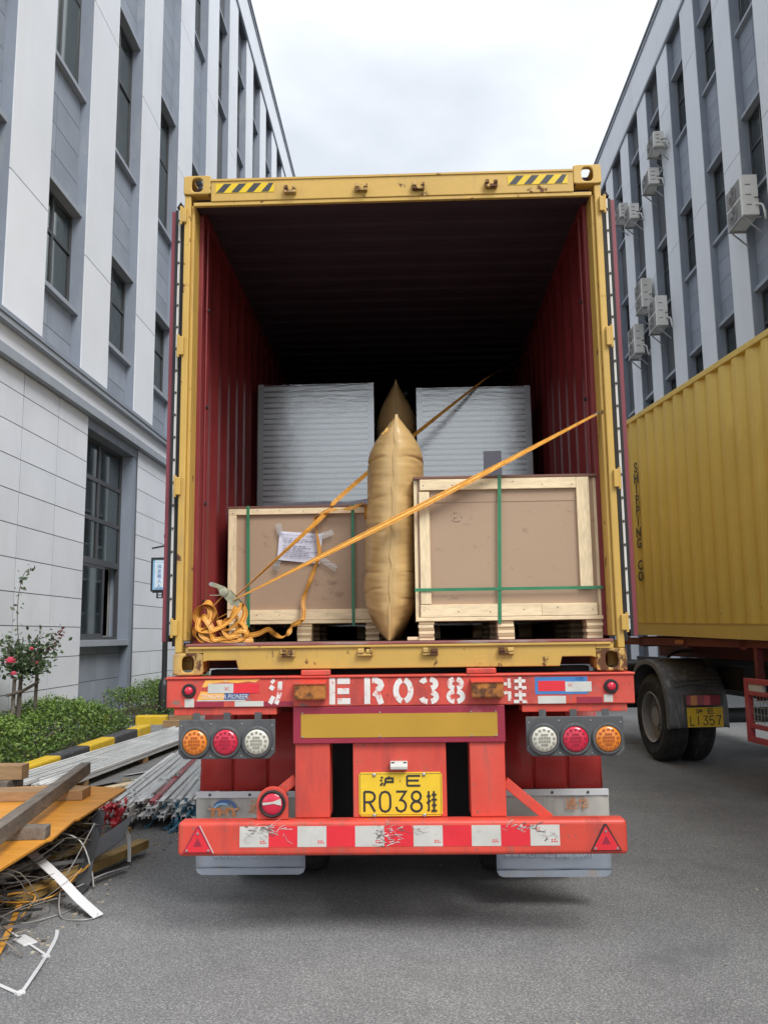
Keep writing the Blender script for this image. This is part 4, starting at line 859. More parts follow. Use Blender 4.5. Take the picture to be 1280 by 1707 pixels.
# ------------------------------------------------------------------ cargo
def crate(name, label, x0, x1, y0, y1, z0, z1, front, straps_v, straps_h, blocks, side_l=True):
    t = thing(name, ((x0+x1)/2, (y0+y1)/2, FL), label, 'crate', 'wooden export crates')
    MB().box(x0+0.02, x1-0.02, y0+0.022, y1, z0, z1-0.012).build('panel', HARDB, t)
    MB().box(x0-0.004, x1+0.004, y0-0.002, y1+0.004, z1-0.0115, z1+0.004).build('lid', LIDB, t, 0.002)
    for (a, b_, c, d, up_) in front: MB().box(a, b_, y0, y0+0.0215, c, d).build('batten', WOODV if up_ else WOOD, t, 0.002)
    for xs_ in (x0, x1-0.0195):
        for (ya, yb_, za, zb_) in ((y0+0.022, y0+0.10, z0, z1-0.012), (y1-0.08, y1, z0, z1-0.012), (y0+0.101, y1-0.081, z1-0.09, z1-0.012), (y0+0.101, y1-0.081, z0, z0+0.07)):
            MB().box(xs_, xs_+0.0195, ya, yb_, za, zb_).build('batten', WOODV, t, 0.002)
    # skid base: deck boards and layered blocks
    for i in range(6):
        yy = y0+(y1-y0-0.12)*i/5; MB().box(x0, x1, yy, yy+0.12, z0-0.022, z0-0.001).build('deck_board', WOOD, t, 0.002)
    zb2 = z0-0.0225
    for xb, wb in blocks:
        for yb_ in (y0+0.005, (y0+y1)/2-0.06, y1-0.125):
            nlay = 6; hh = (zb2-FL-0.001)/nlay
            for q in range(nlay): MB().box(xb+r2.uniform(-.003, .003), xb+wb+r2.uniform(-.003, .003), yb_+r2.uniform(-.003, .003), yb_+0.12, FL+0.001+q*hh, FL+0.001+(q+1)*hh-0.0012).build('block_ply', PLYE if q % 2 else WOOD, t)
    for (xa, xb) in straps_v:
        mb = MB(); mb.ribbon([(xb, y0-0.003, z0-0.04), (xb+(xa-xb)*0.5, y0-0.004, (z0+z1)/2), (xa, y0-0.003, z1+0.006), (xa, y0+0.2, z1+0.006), (xa, y1, z1+0.006)], 0.019, (1, 0, 0), 0.0016, 1)
        mb.build('strapping', GREEN, t)
    for zz in straps_h:
        MB().box(x0-0.003, x1+0.003, y0-0.0075, y0-0.006, zz-0.0085, zz+0.0085).build('strapping', GREEN, t)
        MB().box(x1+0.001, x1+0.003, y0-0.006, y1, zz-0.0085, zz+0.0085).build('strapping', GREEN, t)
        MB().box(x0-0.003, x0-0.001, y0-0.006, y1, zz-0.0085, zz+0.0085).build('strapping', GREEN, t)
    return t
c1 = crate('wooden_crate', 'larger wooden crate with green cross straps, right side by the container wall', 0.100, 1.138, 0.15, 1.25, 1.642, 2.437,
      [(0.135, 1.02, 2.362, 2.424, 0), (0.130, 0.188, 1.715, 2.352, 1), (1.021, 1.092, 1.80, 2.424, 1), (0.128, 0.800, 1.643, 1.712, 0), (0.801, 1.108, 1.643, 1.711, 0)],
      [(0.590, 0.565)], [1.795], [(0.115, 0.085), (0.555, 0.088), (1.045, 0.088)])
MB().box(0.195, 1.018, 0.1695, 0.1722, 2.292, 2.3605).build('upper_board', HARDB, c1)
MB().box(0.05, 0.115, 0.17, 0.29, FL+0.001, FL+0.02).build('loose_board', WOOD, c1, 0.002)
ring = MB(); ring.stroke(arc(0.34, 2.205, 0.03, 0.026, 0, 360, 18), 0.008, 0.1715); ring.stroke([(0.325, 2.2), (0.35, 2.21)], 0.012, 0.1712)
ring.build('stamp_mark', mat('stamp_brown', (0.21, 0.13, 0.085), 0.7, layers=[((0.43, 0.305, 0.215), 60, 0.45, 0.55, (1, 1, 1), None)]), c1)
c2 = crate('wooden_crate', 'smaller wooden crate with taped paper sheet, left and farther back', -1.104, -0.13, 0.80, 1.90, 1.648, 2.383,
      [(-1.10, -0.135, 2.332, 2.371, 0), (-1.10, -1.048, 1.72, 2.331, 1), (-1.10, -0.135, 1.649, 1.715, 0), (-0.185, -0.135, 1.72, 2.331, 1)],
      [(-0.972, -0.962), (-0.292, -0.292)], [], [(-1.09, 0.08), (-0.65, 0.09), (-0.215, 0.085)])
dc = MB().add([(-0.767, 0.806, 2.222), (-0.488, 0.803, 2.199), (-0.505, 0.806, 2.004), (-0.782, 0.802, 2.036), (-0.63, 0.797, 2.118)], [(0, 1, 4), (1, 2, 4), (2, 3, 4), (3, 0, 4)]).build('paper_sheet', PAPER, c2)
mb = MB()
for i in range(13):
    if i in (1, 5): continue
    xa = -0.750+r2.uniform(0, .02); xb = -0.520-r2.uniform(0.0, 0.10); zz = 2.200-i*0.0115
    x = xa
    while x < xb:
        l = r2.uniform(0.008, 0.03); mb.stroke([(x, zz-0.08*(x+0.76)), (min(x+l, xb), zz-0.08*(min(x+l, xb)+0.76))], 0.004, 0.7945); x += l+0.006
mb.build('printed_lines', INK, dc)
TAPE = glassmat('clear_tape', (0.97, 0.97, 0.97), 0.3, 0.1, 0.006)
for (xa, za, xb, zb_) in ((-0.76, 2.20, -0.775, 2.27), (-0.50, 2.04, -0.40, 1.97), (-0.77, 2.05, -0.79, 1.97), (-0.50, 2.18, -0.42, 2.21)):
    MB().ribbon([(xa, 0.794, za), ((xa+xb)/2, 0.795, (za+zb_)/2), (xb, 0.798, zb_)], 0.04, (za-zb_, 0, xb-xa), 0.001, 3).build('clear_tape', TAPE, c2)

# stretch-wrapped stacks of panels
def stack(label, x0, x1, y0, y1, z1, dark):
    t = thing('wrapped_panel_stack', ((x0+x1)/2, (y0+y1)/2, FL), label, 'panel stack', 'film-wrapped stacks of panels')
    for xx in (x0+0.05, (x0+x1)/2-0.05, x1-0.15):
        MB().box(xx, xx+0.1, y0+0.03, y1-0.03, FL+0.001, FL+0.10).build('runner', WOOD, t)
    zz = FL+0.101; pit = 0.0445; n = int((z1-zz)/pit); pit = (z1-zz)/n
    for i in range(n):
        dx = r2.uniform(-0.004, 0.004); dy = r2.uniform(0, 0.012)
        MB().prism([(y0+dy, zz+0.004), (y0+dy+0.006, zz), (y1, zz), (y1, zz+pit-0.012), (y0+dy+0.008, zz+pit-0.012), (y0+dy, zz+pit*0.62)], 'x', x0+0.014+dx, x1-0.014+dx).build('panel', SHEET, t)
        if i % 1 == 0: MB().box(x0+0.02, x1-0.02, y0+0.02, y1-0.02, zz+pit-0.0119, zz+pit-0.0001).build('gap_shade', GAPSHADE, t)  # dark strip painted as the shade in each panel gap
        zz += pit
    for xx in (x0, x1-0.045): MB().box(xx, xx+0.045, y0-0.008, y0-0.002, FL+0.10, z1+0.004).build('edge_guard', LGREY, t, 0.001)
    f = MB(); nx = 24; nz_ = 40; vs = []; fs = []
    rr = random.Random(int(abs(x0)*1000))
    for j in range(nz_+1):
        for i in range(nx+1):
            vs.append((x0-0.004+(x1-x0+0.008)*i/nx, y0-0.012-rr.uniform(0, 0.0012), FL+0.1+(z1-FL-0.1)*j/nz_))
    for j in range(nz_):
        for i in range(nx): k = j*(nx+1)+i; fs.append((k, k+1, k+nx+2, k+nx+1))
    f.add(vs, fs).build('stretch_film', FILM, t, smooth=80)
    return t
s1 = stack('film-wrapped stack of white panels behind the left crate', -1.129, -0.199, 2.0, 4.2, 3.562, 0)
s2_ = stack('film-wrapped stack of white panels behind the right crate', 0.150, 1.056, 2.0, 4.2, 3.510, 0)
MB().box(0.67, 0.81, 1.978, 1.982, 2.78, 2.98).build('paper_sheet', PAPER, s2_); 
MB().add([(-1.08, 1.975, 2.585), (-0.60, 1.972, 2.60), (-0.4, 1.975, 2.592), (-0.22, 1.974, 2.62), (-0.22, 1.974, 2.55), (-1.08, 1.975, 2.55)], [(0, 1, 2, 3, 4, 5)]).build('bunched_film', mat('cloudy_film', (0.60, 0.59, 0.66), 0.35, var=0.1, vscale=10), s1)

# inflated dunnage bags
def bag(label, xc, y0, y1, z0, z1, T, lean, seed, tent=0.36):
    rr = random.Random(seed); ny, nz_ = 40, 216; vs = []; fs = []; yc = (y0+y1)/2; hy = (y1-y0)/2; zc = (z0+z1)/2; hz = (z1-z0)/2
    ph = [rr.uniform(0, 6.28) for _ in range(8)]
    for side in (-1, 1):
        for j in range(nz_+1):
            v = -1+2*j/nz_
            endp = max(0.0, 1-abs(v)**4.2)**0.62
            # tent-like folds at the two ends
            pass
            for i in range(ny+1):
                u = -math.cos(math.pi*i/ny)
                prof = max(0.0, 1-abs(u)**2.6)**0.5
                tt = min(1.0, (1-v)/tent) if v > 0 else min(1.0, (1+v)/0.50)
                wdt = T*prof*((0.10+0.90*math.sin(tt*math.pi/2)**0.9) if v > 0 else (0.12+0.88*math.sin(tt*math.pi/2)**0.80))
                ed = 1-abs(u)
                puck = 0.014*math.exp(-ed/0.10)*(math.sin(23*v+ph[0])+0.7*math.sin(41*v+ph[1]+side)) * (1-abs(v)**6)
                crease = -0.013*sum(math.exp(-((v-c)/0.011)**2) for c in (-0.60+0.05*side*u, -0.36+0.06*u, 0.05-0.05*u*side, 0.30+0.05*u, 0.635-0.02*abs(u)))*prof
                wrk = 0.004*math.sin(9*v+7*u+ph[2]+side)*prof+(0.0022*math.sin(67*v+9*u*side+ph[3])+0.0018*math.sin(113*v-14*u+ph[4]))*prof*math.exp(-ed/0.35)
                x = xc+lean*v+side*max(0.0, wdt+crease*(1 if wdt > 0.05 else 0)+wrk*(1 if wdt > 0.03 else 0))+puck*0.35*(1 if abs(v) < 0.97 else 0)
                vs.append((x, yc+hy*u*(1-0.10*abs(v)**5), zc+hz*v))
    n = ny+1; h = (nz_+1)*n
    for s_ in (0, 1):
        for j in range(nz_):
            for i in range(ny): k = s_*h+j*n+i; fs.append((k, k+1, k+n+1, k+n))
    t = thing('dunnage_bag', (xc, yc, z0), label, 'air bag', 'inflated dunnage bags')
    MB().add(vs, fs).build('bag_body', KRAFT, t, smooth=70)
    # seam running up the near edge
    pts = []
    for j in range(0, nz_+1, 6):
        v = -1+2*j/nz_; k = j*n; p = vs[k]; pts.append((p[0], p[1]-0.004, p[2]))
    MB().ribbon(pts, 0.014, (1, 0, 0), 0.003, 2).build('seam', mat('kraft_seam', (0.50, 0.34, 0.14), 0.5), t)
    return t
bag('large inflated brown air bag wedged between the two wooden crates', -0.022, 0.19, 1.02, 1.518, 2.83, 0.172, 0.03, 5)
b2 = bag('smaller-looking brown air bag far back between the wrapped stacks', -0.025, 1.98, 3.1, 1.518, 3.595, 0.172, 0.008, 9, 0.30)
MB().lathe((0.055, 1.965, 3.455), (0.6, -1, 0.2), [(0.016, 0), (0.016, 0.02), (0.009, 0.03)], 12).build('valve', BLK, b2)

# ratchet straps
st1 = thing('ratchet_strap', (-0.9, 0.12, FL), 'orange ratchet strap across the front with tangled loose end', 'strap')
A = V(-0.925, 0.150, 1.754); Bp = V(1.138, 0.075, 2.768)
for k, (lat_, mt, wd, th_) in enumerate(((0, STRAPO, 0.046, 0.0012), (-0.0135, STRAPD, 0.006, 0.0018), (0.0135, STRAPD, 0.006, 0.0018), (0, STRAPY, 0.007, 0.0018))):
    MB().ribbon([A, (A+Bp)/2+V(0, 0, -0.012), Bp], wd, [(0, 1.0, 0.28), (0, 0.55, 0.85), (0, 1.0, 0.5)], th_, 10, lat_).build('webbing', mt, st1)
MB().tube([Bp+V(-0.02, 0, -0.02), Bp+V(0.0, 0, 0.0), Bp+V(0.022, 0.01, 0.012)], 0.006, 8).build('wire_hook', STEEL, st1)
rt_ = thing('ratchet_buckle', (-0.96, 0.175, 1.66), 'steel ratchet buckle at lower left joining the orange straps', 'ratchet')
def pt(px_, pz_, y): return V(px_, y, pz_)
ux = V(0.12, 0, -0.085).normalized()
for dy in (-0.028, 0.028):
    MB().prism([(-1.017, 1.818), (-0.993, 1.828), (-0.946, 1.809), (-0.876, 1.734), (-0.885, 1.715), (-0.937, 1.724), (-0.984, 1.776)], 'y', 0.175+dy-0.0015, 0.175+dy+0.0015).build('side_plate', ZINC, rt_)
    MB().prism([(-1.045, 1.856), (-1.064, 1.844), (-1.057, 1.834), (-0.993, 1.815), (-0.965, 1.785), (-0.956, 1.799), (-0.984, 1.832)], 'y', 0.175+dy*1.3-0.0015, 0.175+dy*1.3+0.0015).build('handle_plate', ZINC, rt_)
MB().tube([(-1.051, 0.135, 1.845), (-1.052, 0.215, 1.846)], 0.011, 10).build('handle_grip', STEEL, rt_, smooth=40)
MB().tube([(-0.979, 0.135, 1.799), (-0.980, 0.215, 1.799)], 0.018, 12).build('spool', STEEL, rt_, smooth=40)
MB().lathe((-0.979, 0.142, 1.799), (0, -1, 0), [(0.026, 0), (0.026, 0.004), (0.01, 0.008)], 14).build('gear', ZINC, rt_)
MB().tube([(-0.889, 0.140, 1.726), (-0.890, 0.210, 1.726)], 0.008, 8).build('anchor_bolt', STEEL, rt_, smooth=40)
MB().box(-1.06, -0.99, 0.15, 0.20, 1.780, 1.785).build('pawl', ZINC, rt_)
# short tail to the floor ring and the tangle
MB().ribbon([(-0.993, 0.175, 1.776), (-1.031, 0.160, 1.729), (-1.073, 0.140, 1.672), (-1.097, 0.190, 1.598)], 0.03, (0, 1, 0), 0.002, 6).build('webbing', STRAPO, st1)
MB().ribbon([(-0.899, 0.175, 1.724), (-0.955, 0.150, 1.682), (-1.044, 0.180, 1.636), (-1.101, 0.160, 1.564)], 0.03, (0, 1, 0.2), 0.002, 6).build('webbing', STRAPO, st1)
MB().lathe((-1.096, 0.160, 1.550), (0, -1, 0.2), [(0.03, 0), (0.034, 0.006), (0.03, 0.012), (0.024, 0.006)], 20).build('floor_ring', STEEL, st1)
def rib(pts, hints, wd=0.042, mt=STRAPO, parent=st1):
    w_ = MB().ribbon(pts, wd, hints, 0.0012, 9).build('loose_webbing', mt, parent, smooth=50)
    for q in (-0.27, 0.27): MB().ribbon(pts, wd*0.16, hints, 0.0018, 9, wd*q).build('webbing_stripe', STRAPD, w_)
    MB().ribbon(pts, wd*0.10, hints, 0.0018, 9).build('webbing_stripe', STRAPY, w_)
    return w_
rib([(-1.096, 0.160, 1.560), (-1.115, 0.120, 1.636), (-1.105, 0.100, 1.702), (-1.062, 0.090, 1.742), (-1.019, 0.090, 1.712), (-1.005, 0.100, 1.636), (-0.986, 0.090, 1.574), (-0.948, 0.080, 1.545)], [(0, 1, 0), (.5, 1, 0), (.6, .8, .3), (.1, .8, .8), (-.5, .9, .2), (-.7, .8, 0), (-.3, 1, .4), (0, 1, .2)], 0.036)
rib([(-1.106, 0.140, 1.693), (-1.072, 0.090, 1.726), (-1.033, 0.070, 1.693), (-1.043, 0.070, 1.626), (-1.086, 0.080, 1.593), (-1.105, 0.100, 1.631), (-1.071, 0.070, 1.659), (-1.024, 0.050, 1.598), (-1.007, 0.050, 1.536), (-0.950, 0.050, 1.545), (-0.872, 0.050, 1.560)], [(0, 1, 0), (0.3, 1, .3), (.8, .5, 0), (.8, .4, .2), (.2, .8, .7), (-.6, .7, .2), (.2, .4, .9), (.7, .6, .2), (.3, .8, .5), (0, .8, .7), (0, .6, .9)], 0.037)
rib([(-1.096, 0.090, 1.655), (-1.100, 0.060, 1.598), (-1.047, 0.050, 1.583), (-0.983, 0.050, 1.598), (-0.923, 0.050, 1.636), (-0.881, 0.060, 1.693), (-0.867, 0.100, 1.726), (-0.853, 0.120, 1.674), (-0.882, 0.100, 1.607), (-0.910, 0.070, 1.569)], [(.8, .5, 0), (.4, .8, .4), (0, .7, .8), (-.2, .7, .7), (-.5, .7, .4), (-.7, .6, .2), (0, 1, 0), (.8, .5, .1), (.6, .7, .3), (.2, .9, .5)], 0.035)
rib([(-0.938, 0.080, 1.545), (-0.891, 0.060, 1.574), (-0.843, 0.060, 1.583), (-0.829, 0.070, 1.550), (-0.881, 0.050, 1.531), (-0.969, 0.050, 1.531), (-1.033, 0.060, 1.540), (-1.081, 0.090, 1.560), (-1.115, 0.120, 1.598)], [(0, .8, .6), (0, .6, .8), (.5, .6, .6), (.5, .8, 0), (0, .7, .7), (0, .8, .6), (0, .6, .8), (-.5, .7, .5), (-.7, .6, 0)], 0.034)
rib([(-0.858, 0.090, 1.550), (-0.806, 0.262, 1.564), (-0.768, 0.391, 1.589), (-0.744, 0.448, 1.565), (-0.704, 0.504, 1.545), (-0.666, 0.540, 1.570), (-0.659, 0.576, 1.609), (-0.637, 0.641, 1.625), (-0.605, 0.696, 1.645), (-0.600, 0.735, 1.700), (-0.607, 0.755, 1.770), (-0.585, 0.760, 1.840), (-0.555, 0.765, 1.920), (-0.530, 0.770, 1.990), (-0.505, 0.770, 2.070), (-0.515, 0.772, 2.160), (-0.528, 0.775, 2.240), (-0.530, 0.775, 2.300), (-0.450, 0.765, 2.345), (-0.370, 0.765, 2.350), (-0.290, 0.760, 2.360), (-0.215, 0.750, 2.385), (-0.200, 0.745, 2.330), (-0.205, 0.740, 2.280)],
    [(0, .8, .6), (0, .4, .9), (.2, .2, .9), (.8, .4, .2), (.2, .9, .3), (.7, .5, .2), (.3, .1, .9), (0, .2, 1), (.5, .6, .4), (.8, .6, 0), (1, .1, 0), (.5, .9, 0), (.9, .3, 0), (.5, .8, .2), (.9, .2, 0), (.5, .9, 0), (.2, 1, 0), (.7, .7, .2), (0, .3, 1), (0, .9, .2), (0, .2, 1), (.2, .9, .3), (1, .3, 0), (.5, .9, 0)], 0.028)
rib([(-1.10, 0.11, 1.60), (-1.12, 0.08, 1.67), (-1.09, 0.06, 1.72), (-1.045, 0.06, 1.735), (-1.01, 0.07, 1.69), (-1.03, 0.06, 1.62), (-1.08, 0.055, 1.57), (-1.03, 0.05, 1.535), (-0.95, 0.05, 1.54), (-0.88, 0.055, 1.565), (-0.845, 0.08, 1.60), (-0.875, 0.10, 1.63)], [(.3, 1, 0), (.8, .5, .1), (.5, .8, .4), (0, .9, .5), (-.7, .7, .1), (.3, .9, .3), (.7, .6, .3), (.1, .6, .8), (0, .5, .8), (-.3, .6, .7), (.7, .6, .1), (0, .9, .5)], 0.034)
rib([(-0.905, 0.14, 1.715), (-0.93, 0.11, 1.66), (-0.985, 0.09, 1.61), (-1.04, 0.07, 1.555), (-1.07, 0.06, 1.53), (-1.10, 0.07, 1.545), (-1.125, 0.10, 1.575), (-1.13, 0.13, 1.61)], [(.6, .7, .3), (.5, .8, .4), (.4, .8, .5), (.2, .8, .7), (0, .8, .6), (-.4, .8, .4), (-.6, .6, .4), (-.8, .5, 0)], 0.035)
rib([(-0.99, 0.08, 1.64), (-0.96, 0.065, 1.59), (-0.91, 0.055, 1.60), (-0.885, 0.06, 1.645), (-0.92, 0.07, 1.66), (-0.96, 0.06, 1.61), (-0.93, 0.05, 1.55), (-0.86, 0.06, 1.535), (-0.80, 0.09, 1.53)], [(.6, .6, .4), (.2, .9, .4), (-.4, .8, .4), (-.2, .6, .8), (.4, .7, .5), (.8, .5, .2), (.2, .8, .6), (0, .5, .9), (0, .7, .7)], 0.033)
st2 = thing('ratchet_strap', (-0.95, 0.5, FL), 'second orange strap rising behind the big air bag to the dark right wall', 'strap')
MB().ribbon([(-0.915, 0.17, 1.775), (-0.46, 0.785, 2.335), (-0.42, 0.80, 2.395), (-0.21, 1.10, 2.650), (0.12, 1.60, 3.03), (0.62, 1.94, 3.50), (0.80, 2.25, 3.70), (1.168, 2.9, 4.05)], 0.028, [(0, 1, 0), (0.6, .6, .2), (0, 0.5, .8), (0, .3, 1), (0, .3, 1), (0, .8, .6), (0, 1, .3), (0, 1, .2)], 0.0012, 6).build('webbing', STRAPO, st2)
MB().tube([(-0.075, 0.185, 2.70), (-0.055, 0.178, 2.715), (-0.045, 0.178, 2.735)], 0.008, 8).build('strap_end', STRAPY, st2)

# ------------------------------------------------------------------ neighbouring truck (own frame: x outward from its side, y along it)
TB = (2.95, 6.05, 0); TR = R(6.0); slope = 0.0185
fc = thing('shipping_container', TB, 'mustard yellow container with vertical SHIPPING CO lettering, right edge', 'container', rot=(math.atan(slope), 0, TR))
zb_, zt_ = 1.505, 4.275; yn, yf_ = -10.9, 1.28
ys_ = [yf_-0.16]; xs_ = [0.012]; y = yf_-0.28
while y > yn+0.35: ys_ += [y, y-0.068, y-0.138, y-0.206]; xs_ += [0.012, 0.056, 0.056, 0.012]; y -= 0.278
ys_.append(yn+0.15); xs_.append(0.012); n = len(ys_)
MB().add([(x, yy, zb_+0.15) for x, yy in zip(xs_, ys_)]+[(x, yy, zt_-0.055) for x, yy in zip(xs_, ys_)], [(i, i+1, n+i+1, n+i) for i in range(n-1)]).build('side_wall', YEL2, fc)
MB().box(0.0, 0.07, yn+0.18, yf_-0.18, zt_-0.06, zt_).build('top_rail', YEL2, fc, 0.006)
MB().prism([(0.0, zb_+0.152), (0.045, zb_+0.152), (0.05, zb_), (0.012, zb_), (0.008, zb_+0.13)], 'y', yn+0.18, yf_-0.18).build('bottom_rail', YEL2, fc)
MB().box(0.05, 2.43, yn+0.1, yf_-0.1, zt_-0.035, zt_-0.02).build('roof', YEL2, fc); MB().box(0.1, 2.4, yn+0.1, yf_-0.1, zb_+0.06, zb_+0.12).build('floor', DRED, fc)
MB().box(2.39, 2.43, yn+0.1, yf_-0.1, zb_+0.02, zt_).build('side_wall', YEL2, fc)
for yy in (yn, yf_-0.178):
    for zz in (zb_-0.02, zt_-0.11):
        for x in (0, 2.276): MB().box(x, x+0.162, yy, yy+0.178, zz, zz+0.118).build('corner_casting', YELR, fc, 0.006)
    for x in (0.003, 2.33): MB().box(x, x+0.105, yy+0.01, yy+0.16, zb_+0.1, zt_-0.11).build('corner_post', YEL2, fc, 0.01)
    MB().box(0.11, 2.33, yy+0.03, yy+0.08, zb_+0.02, zt_-0.02).build('end_wall', YEL2, fc)
for i, ch in enumerate('SHIPPING CO'):
    if ch == ' ': continue
    text('side_lettering', ch, 0.175, LETK, fc, (0.004, 0.055, 3.60-0.1375*i), (0, -1, 0), (0, 0, 1), 0.001, bold=0.005, sx=1.3)
# tractor rear: twin wheels, arched mudguard, lamp and plate
tk = thing('tractor_truck', TB, 'dark grey truck wheel and mudguard with plate L1357, right side', 'truck', rotz=TR)
wz = 0.515
for x0 in (0.02, 0.345):
    wh = MB().lathe((x0, 0, wz), (1, 0, 0), [(0.30, 0.03), (0.42, 0.0), (0.485, 0.02), (0.513, 0.055), (0.513, 0.235), (0.485, 0.27), (0.42, 0.29), (0.30, 0.26)], 48, caps=(0, 0)).build('wheel', TYRE, tk, smooth=28)
    MB().lathe((x0+0.012, 0, wz), (1, 0, 0), [(0.302, 0.0), (0.296, -0.006), (0.282, 0.01), (0.275, 0.10), (0.20, 0.15), (0.12, 0.15), (0.115, 0.05), (0.05, 0.045)], 40, caps=(0, 1)).build('rim', RIM, wh, smooth=35)
    mb = MB()
    for k in range(72):
        a = 2*math.pi*k/72; c_, s_ = math.cos(a), math.sin(a)
        for q in (0.075, 0.145, 0.215): mb.obox((x0+q, 0.513*c_, wz+0.513*s_), (0.022, 0, 0), (0, 0.012*s_, -0.012*c_), (0, 0.006*c_, 0.006*s_))
    mb.build('tread', TYRE, wh)
for k in range(10):
    a = 2*math.pi*k/10; MB().tube([(0.155, 0.165*math.cos(a), wz+0.165*math.sin(a)), (0.115, 0.165*math.cos(a), wz+0.165*math.sin(a))], 0.014, 6).build('wheel_nut', STEEL, tk)
MB().tube([(0.1, 0, wz), (2.35, 0, wz)], 0.09, 12).build('axle', DGREY, tk, smooth=40)
for x0 in (1.80, 2.12): MB().lathe((x0, 0, wz), (1, 0, 0), [(0.30, 0.03), (0.42, 0.0), (0.485, 0.02), (0.513, 0.055), (0.513, 0.235), (0.485, 0.27), (0.42, 0.29), (0.30, 0.26)], 40, caps=(0, 0)).build('wheel', TYRE, tk, smooth=28)
# mudguard shell
prf = []
for a in range(-8, 112, 8): prf.append((-(0.60)*math.sin(R(a))*1.0, wz+0.14+0.545*math.cos(R(a))))
prf = [(0.58, 0.72), (0.50, 0.98), (0.36, 1.12), (0.15, 1.185), (-0.08, 1.195), (-0.28, 1.14), (-0.44, 1.02), (-0.54, 0.86), (-0.585, 0.70), (-0.60, 0.43)]
pp = [(p.x, p.y) for p in catmull([Vector((a, b_, 0)) for a, b_ in prf], 4)]
npp = len(pp); vs = [(0.0, a, b_) for a, b_ in pp]+[(0.03, a*1.012, b_+0.012) for a, b_ in pp]+[(0.70, a*1.012, b_+0.012) for a, b_ in pp]+[(0.72, a, b_) for a, b_ in pp]
mg = MB().add(vs, [(r_*npp+i, r_*npp+i+1, (r_+1)*npp+i+1, (r_+1)*npp+i) for r_ in range(3) for i in range(npp-1)]).build('mudguard', FGREY, tk, smooth=45)
sd = mg.modifiers.new('solid', 'SOLIDIFY'); sd.thickness = 0.012
ins = [(0.0, a, b_) for a, b_ in pp]+[(0.0, a*0.90, wz+0.03+(b_-wz-0.03)*0.925) for a, b_ in pp]
lip = MB().add(ins, [(i, i+1, npp+i+1, npp+i) for i in range(npp-1)]).build('mudguard_lip', FGREY, mg); lip.modifiers.new('solid', 'SOLIDIFY').thickness = -0.01
MB().box(0.10, 0.105, -0.25, -0.16, 1.19, 1.196).build('slot', BLK, mg)
cr = MB()
for (xa, za, xb, zb3) in ((0.12, 0.97, 0.66, 1.0), (0.14, 0.93, 0.62, 0.92), (0.1, 0.90, 0.4, 0.955), (0.3, 0.93, 0.68, 0.965)):
    cr.tube([(xa, -0.50-0.4*(1.02-za), za), ((xa+xb)/2, -0.53-0.4*(1.0-(za+zb3)/2), (za+zb3)/2+0.012), (xb, -0.50-0.4*(1.02-zb3), zb3)], 0.009, 6, 5)
cr.build('dented_ridge', FGREY, mg, smooth=50)
tl = MB().box(0.186, 0.640, -0.655, -0.607, 0.693, 0.820).build('tail_lamp', DGREY, tk, 0.008)
for xa, xb, mt in ((0.20, 0.245, LAMPR2), (0.247, 0.325, LAMPO), (0.327, 0.40, LAMPR2), (0.402, 0.48, LAMPR), (0.482, 0.60, MARST)): MB().box(xa, xb, -0.662, -0.6555, 0.70, 0.812).build('lens', mt, tl, 0.003)
p2 = MB().box(0.206, 0.632, -0.640, -0.632, 0.452, 0.674).build('licence_plate', PLATEY, tk, 0.003)
MB().box(0.30, 0.55, -0.631, -0.61, 0.5, 0.66).build('plate_mount', DGREY, p2)
def pg2(key, a, b_, c, d, wd): return glyph('plate_character', PLATEK, p2, key, 0.206+0.426*a, 0.206+0.426*b_, 0.452+0.222*c, 0.452+0.222*d, -0.6415, wd)
pg2('hu', 0.245, 0.425, 0.67, 0.93, 0.0105); pg2('dot', 0.475, 0.52, 0.75, 0.85, 0.009); pg2('E', 0.565, 0.75, 0.67, 0.94, 0.0105)
for key, a, b_ in (('L', .06, .20), ('1', .22, .38), ('3', .42, .57), ('5', .60, .75), ('7', .79, .94)): pg2(key, a, b_, 0.08, 0.585, 0.0115)
for x in (0.78, 1.58): MB().box(x, x+0.09, -0.9, 4.5, 0.86, 1.12).build('frame_rail', BLK, tk, 0.004)
MB().box(0.60, 1.85, -0.45, 0.55, 1.125, 1.20).build('fifth_wheel', BLK, tk, 0.01)
MB().tube([(0.3, 0.05, 1.23), (0.5, 0.1, 1.30), (0.8, 0.0, 1.27), (1.0, -0.1, 1.22)], 0.018, 6, 5).build('air_hose', DGREY, tk, smooth=50)
MB().box(0.14, 0.80, 1.15, 2.35, 0.52, 1.12).build('dark_fill_tank', BLK, tk, 0.08, seg=4)  # tank added as dark fill, hides the bright background below the container
MB().box(1.90, 2.34, -0.62, 2.6, 0.62, 1.20).build('dark_fill_far', BLK, tk, 0.03)  # added black box, blocks the bright view through the far side
